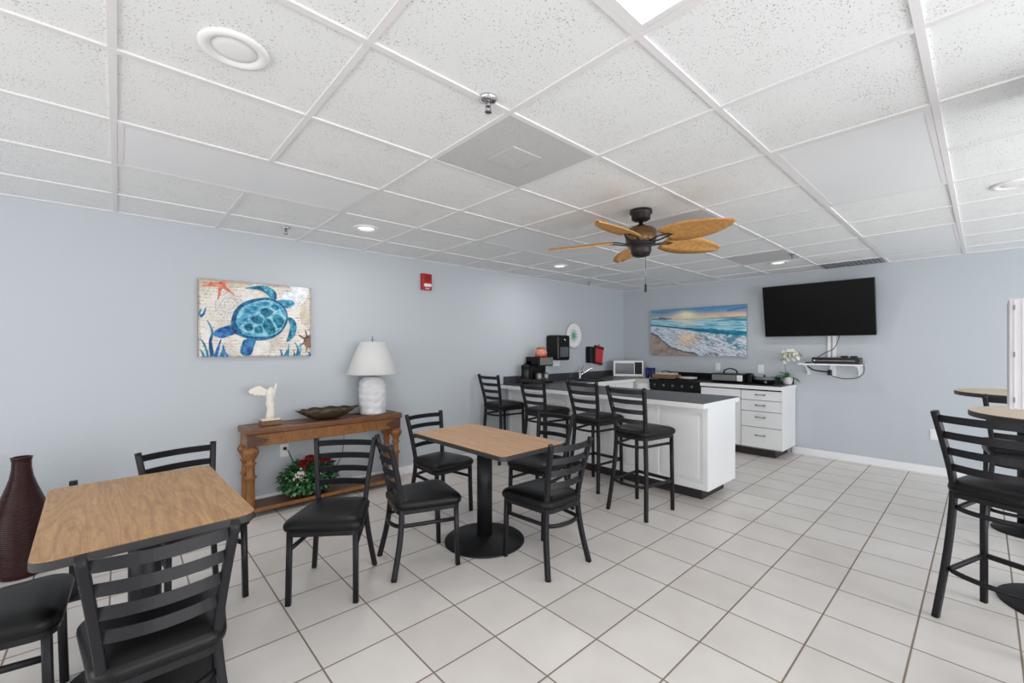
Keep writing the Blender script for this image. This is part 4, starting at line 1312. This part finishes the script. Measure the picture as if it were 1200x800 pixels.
bm = NB(); lathe(bm, [(0.016, 0), (0.014, 0.015), (0.002, 0.016)], 14, (-0.115, -0.05, 0.03), axis=Matrix.Rotation(R(-90), 3, 'Y')); obj('dial', bm, 'steel', sk)

orc = thing('potted_orchid', 'white orchid in a white pot at the right end of the back worktop', 'plant', (6.44, 1.722, ZC + 0.003))
bm = NB(); lathe(bm, [(0.042, 0), (0.05, 0.02), (0.062, 0.085), (0.064, 0.095), (0.056, 0.095), (0.05, 0.075)], 28); obj('pot', bm, 'white_pl', orc)
bm = NB()
for a, L_, up_ in ((150, 0.2, 0.25), (60, 0.16, 0.7), (200, 0.19, 0.35), (-60, 0.16, -0.25), (110, 0.2, 0.05), (250, 0.17, -0.1), (20, 0.12, 0.9), (175, 0.22, 0.02)):
    leaf(bm, (0, 0, 0.09), (math.cos(R(a)), math.sin(R(a)), up_), L_, 0.026, 0, 0.8)
obj('leaves', bm, 'leaf', orc, recalc=False)
bm = NB(); sweep(bm, smooth_path([(0, 0.01, 0.09), (-0.01, 0.025, 0.22), (-0.02, 0.02, 0.32), (-0.03, -0.02, 0.40), (-0.04, -0.10, 0.425), (-0.05, -0.15, 0.40)], 6), circ(0.003, 6)); obj('stem', bm, 'leaf', orc)
def orchid_flower(p, r):
    bm = NB()
    for k in range(5):
        a = 2 * PI * k / 5 + PI / 2
        leaf(bm, p, (-0.35, math.cos(a), math.sin(a)), r, r * (0.52 if k in (1, 4) else 0.42), 0, 0.2)
    lathe(bm, [(0.003, 0), (0.008, 0.008), (0.002, 0.014)], 8, Vector(p) + Vector((-0.012, 0, 0)), 1, Matrix.Rotation(R(-90), 3, 'Y'))
    obj('blossom', bm, ['wflower', 'soil'], orc, recalc=False)
for p in ((-0.04, 0.045, 0.315), (-0.05, 0.0, 0.35), (-0.055, 0.03, 0.385), (-0.06, -0.03, 0.40), (-0.06, -0.075, 0.405), (-0.055, -0.06, 0.355), (-0.06, -0.11, 0.37)): orchid_flower(p, 0.07)
for q, p in enumerate(((-0.05, -0.15, 0.395), (-0.052, -0.165, 0.375))):
    bm = NB(); bmesh.ops.create_uvsphere(bm, u_segments=10, v_segments=8, radius=0.012, matrix=Matrix.Translation(p)); obj('bud', bm, 'soil', orc)

# microwave and blue tumblers
mw = thing('microwave', 'white microwave oven with dark window in the back corner', 'microwave', (6.2, 3.945, ZC + 0.003), R(32))
bm = NB(); span(bm, (-0.16, -0.235, 0.012), (0.16, 0.235, 0.268)); obj('body', bm, 'white_pl', mw, bevel=0.006)
bm = NB(); span(bm, (-0.172, -0.23, 0.02), (-0.158, 0.23, 0.262)); dr = obj('door', bm, 'white_pl', mw, bevel=0.004)
bm = NB(); span(bm, (-0.174, -0.09, 0.055), (-0.17, 0.20, 0.23)); obj('window', bm, 'glass', dr)
bm = NB(); span(bm, (-0.174, -0.215, 0.055), (-0.17, -0.10, 0.245)); obj('keypad', bm, 'gloss_black', mw)
for x in (-0.13, 0.13):
    for y in (-0.2, 0.2):
        bm = NB(); cyl(bm, (x, y, 0), (x, y, 0.014), 0.014, 10); obj('foot', bm, 'gap', mw)
for k, (x, y, lab) in enumerate(((6.24, 3.615, 'left one of two cobalt blue tumblers beside the microwave'), (6.24, 3.525, 'right one of two cobalt blue tumblers, next to the stove'))):
    bm = NB(); lathe(bm, [(0.03, 0), (0.034, 0.005), (0.04, 0.16), (0.037, 0.16), (0.032, 0.01)], 28)
    tag(obj('tumbler', bm, 'blue', loc=(x, y, ZC + 0.003)), lab, 'tumbler', 'blue tumblers')

# sink with tap
sn = thing('sink', 'round black sink set in the worktop near the left wall', 'sink', (5.16, 3.93, ZC + 0.003))
bm = NB(); lathe(bm, [(0.20, 0.0), (0.225, 0.006), (0.225, 0.012), (0.195, 0.012), (0.18, 0.004), (0.10, 0.0015), (0.02, 0.001)], 40); obj('basin', bm, 'gloss_black', sn)
bm = NB(); lathe(bm, [(0.025, 0.001), (0.025, 0.004), (0.004, 0.004)], 16); obj('drain', bm, 'chrome', sn)
tp = thing('tap', 'chrome kitchen tap behind the black sink', 'tap', (5.22, 4.17, ZC + 0.003))
bm = NB(); lathe(bm, [(0.028, 0), (0.026, 0.012), (0.02, 0.03), (0.02, 0.10), (0.014, 0.112), (0.002, 0.114)], 20); obj('tap_body', bm, 'chrome', tp)
bm = NB(); sweep(bm, smooth_path([(0, 0, 0.05), (0.06, -0.05, 0.10), (0.14, -0.10, 0.165), (0.15, -0.107, 0.165), (0.155, -0.11, 0.15)], 4), circ(0.014, 12)); obj('spout', bm, 'chrome', tp)
bm = NB(); sweep(bm, [(0, 0, 0.11), (0.03, -0.0, 0.15), (0.10, 0.0, 0.20)], rrect(0.016, 0.01, 0.003)); obj('lever', bm, 'chrome', tp)

# coffee corner
cm = thing('coffee_maker', 'black coffee maker with silver front panel at the wall end of the peninsula', 'coffee maker', (4.235, 4.09, ZC + 0.003))
bm = NB(); span(bm, (-0.12, -0.12, 0), (0.16, 0.13, 0.03)); obj('base', bm, 'gloss_black', cm, bevel=0.006)
bm = NB(); span(bm, (-0.12, 0.02, 0.03), (0.16, 0.13, 0.30)); obj('column', bm, 'gloss_black', cm, bevel=0.006)
bm = NB(); span(bm, (-0.12, -0.12, 0.23), (0.16, 0.13, 0.355)); obj('brew_head', bm, 'gloss_black', cm, bevel=0.008)
bm = NB(); span(bm, (-0.095, -0.126, 0.245), (0.15, -0.119, 0.345)); obj('front_panel', bm, 'steel', cm, bevel=0.002)
for x in (-0.05, 0.085):
    bm = NB(); lathe(bm, [(0.035, 0.03), (0.044, 0.06), (0.042, 0.12), (0.03, 0.14), (0.026, 0.14)], 24, (x, -0.05, 0)); obj('carafe', bm, 'steel', cm)
tn = thing('coffee_canister', 'black round canister left of the coffee maker', 'canister', (4.02, 4.12, ZC + 0.003))
bm = NB(); lathe(bm, [(0.06, 0), (0.064, 0.01), (0.064, 0.20), (0.06, 0.21)], 28); obj('body', bm, 'gloss_black', tn)
bm = NB(); lathe(bm, [(0.066, 0.205), (0.066, 0.235), (0.05, 0.25), (0.012, 0.255), (0.012, 0.275), (0.003, 0.277)], 28); obj('lid', bm, 'blackm', tn)
jr = thing('sweet_jar', 'clear jar of pink sweets with brown lid standing on the coffee maker', 'jar', (4.245, 4.06, ZC + 0.358))
bm = NB(); lathe(bm, [(0.05, 0), (0.075, 0.01), (0.085, 0.05), (0.075, 0.09), (0.05, 0.105)], 28); obj('jar_body', bm, 'candy', jr)
bm = NB(); lathe(bm, [(0.058, 0.103), (0.06, 0.118), (0.04, 0.132), (0.002, 0.136)], 24); obj('lid', bm, 'breadwood', jr)
bm = NB(); lathe(bm, [(0.088, -0.001), (0.09, 0.012), (0.076, 0.014)], 24); obj('red_tray', bm, 'red', jr)['label'] = 'red rim under the jar'

# paper towel dispenser
pd = thing('paper_towel_dispenser', 'black paper towel dispenser on the left wall above the coffee maker', 'paper towel dispenser', (4.70, YA, 1.20))
bm = NB(); span(bm, (-0.135, -0.235, 0.0), (0.135, 0.0, 0.36)); obj('housing', bm, 'gloss_black', pd, bevel=0.03, seg=4)
bm = NB(); span(bm, (-0.09, -0.238, 0.05), (0.09, -0.234, 0.19)); obj('window', bm, 'nickel', pd)
bm = NB(); lathe(bm, [(0.012, 0), (0.01, 0.004), (0.002, 0.005)], 12, (0.02, -0.234, 0.29), axis=Matrix.Rotation(R(90), 3, 'X')); obj('lock', bm, 'chrome', pd)
bm = NB(); span(bm, (-0.09, -0.09, -0.085), (0.07, -0.085, 0.01)); obj('paper_sheet', bm, 'white_pl', pd)
# decorative plate
dp = thing('wall_plate', 'round white plate with a green motif on the wall behind the towel dispenser', 'wall plate', (5.185, YA, 1.565))
AX = Matrix.Rotation(R(90), 3, 'X')
bm = NB(); lathe(bm, [(0.10, 0.0), (0.15, 0.012), (0.195, 0.02), (0.195, 0.024), (0.15, 0.018), (0.10, 0.010), (0.004, 0.010)], 48, axis=AX); obj('dish', bm, 'white_pl', dp)
bm = NB()
for k in range(48):
    a = 2 * PI * k / 48
sweep(bm, [(0.193 * math.cos(2 * PI * k / 48), -0.022, 0.193 * math.sin(2 * PI * k / 48)) for k in range(48)], circ(0.005, 6), (0, 1, 0), closed=True); obj('rim', bm, paint('rim_mauve', srgb(190, 160, 168), srgb(210, 190, 196), 20), dp)
bm = NB()
for k in range(11):
    a = 2 * PI * k / 11 + 0.3
    for q in range(3):
        r_ = 0.022 + 0.026 * q
        p = Vector((r_ * math.cos(a), -0.0112 - 0.00008 * (k * 3 + q), r_ * 1.15 * math.sin(a)))
        L_, W_ = 0.034 - 0.006 * q, 0.013
        e, f = Vector((math.cos(a), 0, math.sin(a))), Vector((-math.sin(a), 0, math.cos(a)))
        bm.faces.new([bm.verts.new(p + v) for v in (e * -L_ * 0.5, f * W_, e * L_ * 0.6, f * -W_)])
obj('motif', bm, paint('motif_green', srgb(20, 120, 90), srgb(90, 180, 150), 50), dp, recalc=False)['label'] = 'green leafy motif'
# soap dispenser and red cloth
so_ = thing('soap_dispenser', 'small black soap dispenser on the left wall beside a red mitt', 'soap dispenser', (5.56, YA, 1.14))
bm = NB(); span(bm, (-0.075, -0.11, 0.0), (0.055, 0.0, 0.26)); obj('housing', bm, 'gloss_black', so_, bevel=0.018, seg=3)
bm = NB(); span(bm, (-0.045, -0.108, 0.02), (0.045, -0.10, 0.10)); obj('push_bar', bm, 'blackm', so_, bevel=0.004)
rm = thing('pot_holder', 'red quilted pot holder hanging on the left wall above the sink', 'pot holder', (5.78, YA, 1.10))
ry = Matrix.Rotation(R(9), 4, 'Y')
bm = NB(); box(bm, ry @ Vector((0, -0.016, 0.155)), (0.23, 0.028, 0.22), ry); obj('pad', bm, 'redcloth', rm, bevel=0.01, seg=3)
bm = NB(); box(bm, ry @ Vector((0, -0.017, 0.285)), (0.235, 0.03, 0.05), ry); obj('top_band', bm, 'redcloth_dk', rm, bevel=0.006)
bm = NB(); box(bm, ry @ Vector((0, -0.017, 0.03)), (0.235, 0.03, 0.045), ry); obj('bottom_band', bm, 'redcloth_dk', rm, bevel=0.006)
bm = NB(); sweep(bm, smooth_path([(0.03, -0.012, 0.305), (0.045, -0.01, 0.335), (0.06, -0.012, 0.305)], 4), circ(0.004, 6), (0, 1, 0)); obj('hanging_loop', bm, 'redcloth_dk', rm)

# fire alarm
fa = thing('fire_alarm', 'red fire alarm strobe high on the left wall', 'fire alarm', (2.57, YA, 2.12))
bm = NB(); span(bm, (-0.062, -0.05, -0.092), (0.062, 0, 0.092)); obj('housing', bm, 'red', fa, bevel=0.008, seg=3)
bm = NB(); span(bm, (-0.045, -0.066, -0.056), (0.045, -0.048, -0.022)); obj('strobe_lens', bm, 'white_pl', fa, bevel=0.006, seg=3)
bm = NB()
for k in range(5): span(bm, (-0.035, -0.053, 0.01 + k * 0.014), (0.035, -0.049, 0.016 + k * 0.014))
obj('horn_grille', bm, 'redcloth_dk', fa)
cu = bpy.data.curves.new('lettering', 'FONT')
cu.body = 'FIRE'; cu.size = 0.030; cu.align_x = 'CENTER'; cu.extrude = 0.0008
cu.materials.append(M_['white_pl'])
tmp = bpy.data.objects.new('lettering_source', cu)
COL.objects.link(tmp)
bpy.context.view_layer.update()
me = bpy.data.meshes.new_from_object(tmp.evaluated_get(bpy.context.evaluated_depsgraph_get()))
bpy.data.objects.remove(tmp)
if not me.materials: me.materials.append(M_['white_pl'])
o = bpy.data.objects.new('lettering', me)
COL.objects.link(o)
o.parent = fa
o.location = (0, -0.0508, -0.086)
o.rotation_euler = (R(90), 0, 0)

# outlets
def outlet(loc, face, label, gangs=1):
    t = thing('wall_outlet', label, 'outlet', loc, 0 if face == 'y' else R(-90), 'white wall outlets')
    w_ = 0.072 * gangs + (0.0 if gangs == 1 else -0.02)
    bm = NB(); span(bm, (-w_ / 2, -0.007, -0.058), (w_ / 2, 0, 0.058)); obj('cover_plate', bm, 'white_pl', t, bevel=0.003)
    for g in range(gangs):
        x = (g - (gangs - 1) / 2) * 0.05
        for s in (-1, 1):
            bm = NB(); box(bm, (x, -0.008, s * 0.02), (0.03, 0.004, 0.026)); obj('socket', bm, 'trim', t, bevel=0.003)
    return t
outlet((1.112, YA, 0.45), 'y', 'white outlet on the left wall under the console')
outlet((XB, 2.655, 1.095), 'x', 'white outlet on the back wall behind the toaster oven')
outlet((XB, 2.075, 1.085), 'x', 'white outlet on the back wall left of the orchid')
outlet((XB, 0.332, 0.435), 'x', 'white double outlet low on the back wall behind the right bar stool', 2)
bm = NB(); span(bm, (-0.012, -0.035, -0.012), (0.012, -0.0085, 0.012))
tag(obj('plug', bm, 'gap', loc=(1.112, YA, 0.47), bevel=0.003), 'black plug pushed into the outlet under the console', 'plug')

# ------------------------------------------------------------------ television and shelf
tv = thing('television', 'large black flat screen television tilted on the back wall', 'television', (XB, 1.41, 1.855))
tilt = Matrix.Rotation(R(-11), 4, 'Y')
def tb(bm, a, b):
    c = Vector([(a[i] + b[i]) / 2 for i in range(3)])
    off = Vector((-0.15, 0, 0))
    box(bm, off + (tilt @ c), [abs(b[i] - a[i]) for i in range(3)], tilt)
bm = NB(); tb(bm, (-0.02, -0.578, -0.333), (0.035, 0.578, 0.333)); obj('casing', bm, 'gloss_black', tv, bevel=0.004)
bm = NB(); tb(bm, (-0.0215, -0.57, -0.322), (-0.0195, 0.57, 0.326)); obj('screen', bm, 'screen', tv)
bm = NB(); span(bm, (-0.13, -0.10, -0.12), (0, 0.10, 0.12)); obj('wall_mount', bm, 'blackm', tv)
sh = thing('wall_shelf', 'small white bracketed wall shelf below the television', 'shelf', (XB, 1.268, 1.165))
bm = NB(); span(bm, (-0.20, -0.32, 0.0), (0, 0.32, 0.018)); obj('board', bm, 'trim', sh, bevel=0.002)
for y in (-0.27, 0.25):
    bm = NB()
    span(bm, (-0.014, y - 0.017, -0.13), (0, y + 0.017, 0))
    span(bm, (-0.17, y - 0.017, -0.012), (0, y + 0.017, 0))
    sweep(bm, smooth_path([(-0.012, y, -0.11), (-0.06, y, -0.08), (-0.15, y, -0.012)], 5), rect(0.014, 0.012), (0, 1, 0))
    obj('bracket', bm, 'trim', sh)
bxx = thing('cable_box', 'flat black cable box on the white wall shelf', 'cable box', (XB - 0.105, 1.205, 1.183))
bm = NB(); span(bm, (-0.09, -0.235, 0.006), (0.085, 0.235, 0.078)); obj('casing', bm, 'gloss_black', bxx, bevel=0.003)
bm = NB(); span(bm, (-0.0925, -0.19, 0.036), (-0.0895, 0.20, 0.042)); obj('front_strip', bm, 'nickel', bxx)
bm = NB(); lathe(bm, [(0.012, 0), (0.01, 0.006), (0.002, 0.007)], 14, (-0.09, 0.21, 0.04), axis=Matrix.Rotation(R(-90), 3, 'Y')); obj('power_button', bm, 'chrome', bxx)
for y in (-0.2, 0.2):
    bm = NB(); span(bm, (-0.07, y - 0.015, 0), (0.07, y + 0.015, 0.007)); obj('foot', bm, 'gap', bxx)
for k, (y, lab) in enumerate(((1.13, 'left small black receiver lying on the cable box'), (1.04, 'right small black receiver lying on the cable box'))):
    bm = NB(); span(bm, (-0.04, -0.03, 0), (0.04, 0.03, 0.02)); tag(obj('receiver', bm, 'gloss_black', loc=(XB - 0.10, y, 1.261), bevel=0.004), lab, 'receiver', 'receivers on the cable box')
rt = thing('remote_control', 'small black remote at the left end of the wall shelf', 'remote control', (XB - 0.10, 1.50, 1.183))
bm = NB(); span(bm, (-0.08, -0.02, 0), (0.07, 0.02, 0.016)); obj('body', bm, 'gloss_black', rt, bevel=0.005)
bm = NB()
for k in range(5): span(bm, (-0.06 + k * 0.025, -0.012, 0.016), (-0.048 + k * 0.025, 0.012, 0.018))
obj('buttons', bm, 'steel', rt)
bm = NB()
span(bm, (-0.02, -0.045, 0), (0, -0.008, 0.38)); span(bm, (-0.02, 0.010, 0), (0, 0.042, 0.38))
tag(obj('cable_raceway', bm, 'trim', loc=(XB, 1.272, 1.19), bevel=0.003), 'white cable raceway running from the television down to the shelf', 'cable cover')
bm = NB(); span(bm, (-0.02, -0.03, -0.14), (0, 0.03, -0.005)); tag(obj('cable_raceway', bm, 'trim', loc=(XB, 1.262, 1.165), bevel=0.003), 'short white cable raceway just below the wall shelf', 'cable cover')
bm = NB(); span(bm, (-0.055, -0.02, -0.02), (-0.0, 0.02, 0.045)); tag(obj('power_adapter', bm, 'gloss_black', loc=(XB - 0.02, 1.285, 1.06), bevel=0.005), 'black power adapter plugged in under the wall shelf', 'adapter')
def cable(pts, label, r=0.004):
    bm = NB(); sweep(bm, smooth_path(pts, 6), circ(r, 6))
    tag(obj('cable', bm, 'gap'), label, 'cable', 'black cables around the wall shelf')
cable([(XB - 0.05, 1.285, 1.045), (XB - 0.03, 1.22, 1.015), (XB - 0.015, 1.12, 1.0), (XB - 0.012, 1.02, 1.02), (XB - 0.03, 0.965, 1.07), (XB - 0.10, 0.945, 1.14), (XB - 0.15, 0.941, 1.19)], 'thin black cable looping from the adapter to the right end of the shelf')
cable([(XB - 0.06, 1.52, 1.150), (XB - 0.04, 1.46, 1.10), (XB - 0.03, 1.38, 1.085), (XB - 0.03, 1.31, 1.08)], 'black cable bunch hanging under the left half of the shelf', 0.008)
cable([(XB - 0.05, 1.41, 1.262), (XB - 0.03, 1.33, 1.32), (XB - 0.026, 1.24, 1.38), (XB - 0.06, 1.18, 1.55)], 'black cable rising from the cable box to the television')

# white slotted metal box on the column at the right edge
wb = thing('wall_cabinet', 'white slotted metal box mounted high at the right edge of the photo', 'wall cabinet', (2.51, -0.21, 1.152))
bm = NB(); span(bm, (-0.11, 0.0, 0.0), (0.11, 0.147, 0.404)); obj('casing', bm, 'grey_pl', wb, bevel=0.004)
bm = NB()
for k in range(7): span(bm, (-0.1145, 0.012 + k * 0.019, 0.004), (-0.1095, 0.022 + k * 0.019, 0.40))
obj('ribs', bm, 'grey_pl', wb, bevel=0.0015)
for z in (0.035, 0.20, 0.37):
    for y in (0.135, 0.085, 0.035):
        bm = NB(); span(bm, (-0.1165, y - 0.0025, z - 0.009), (-0.109, y + 0.0025, z + 0.009)); obj('slot', bm, 'grille_dk', wb)
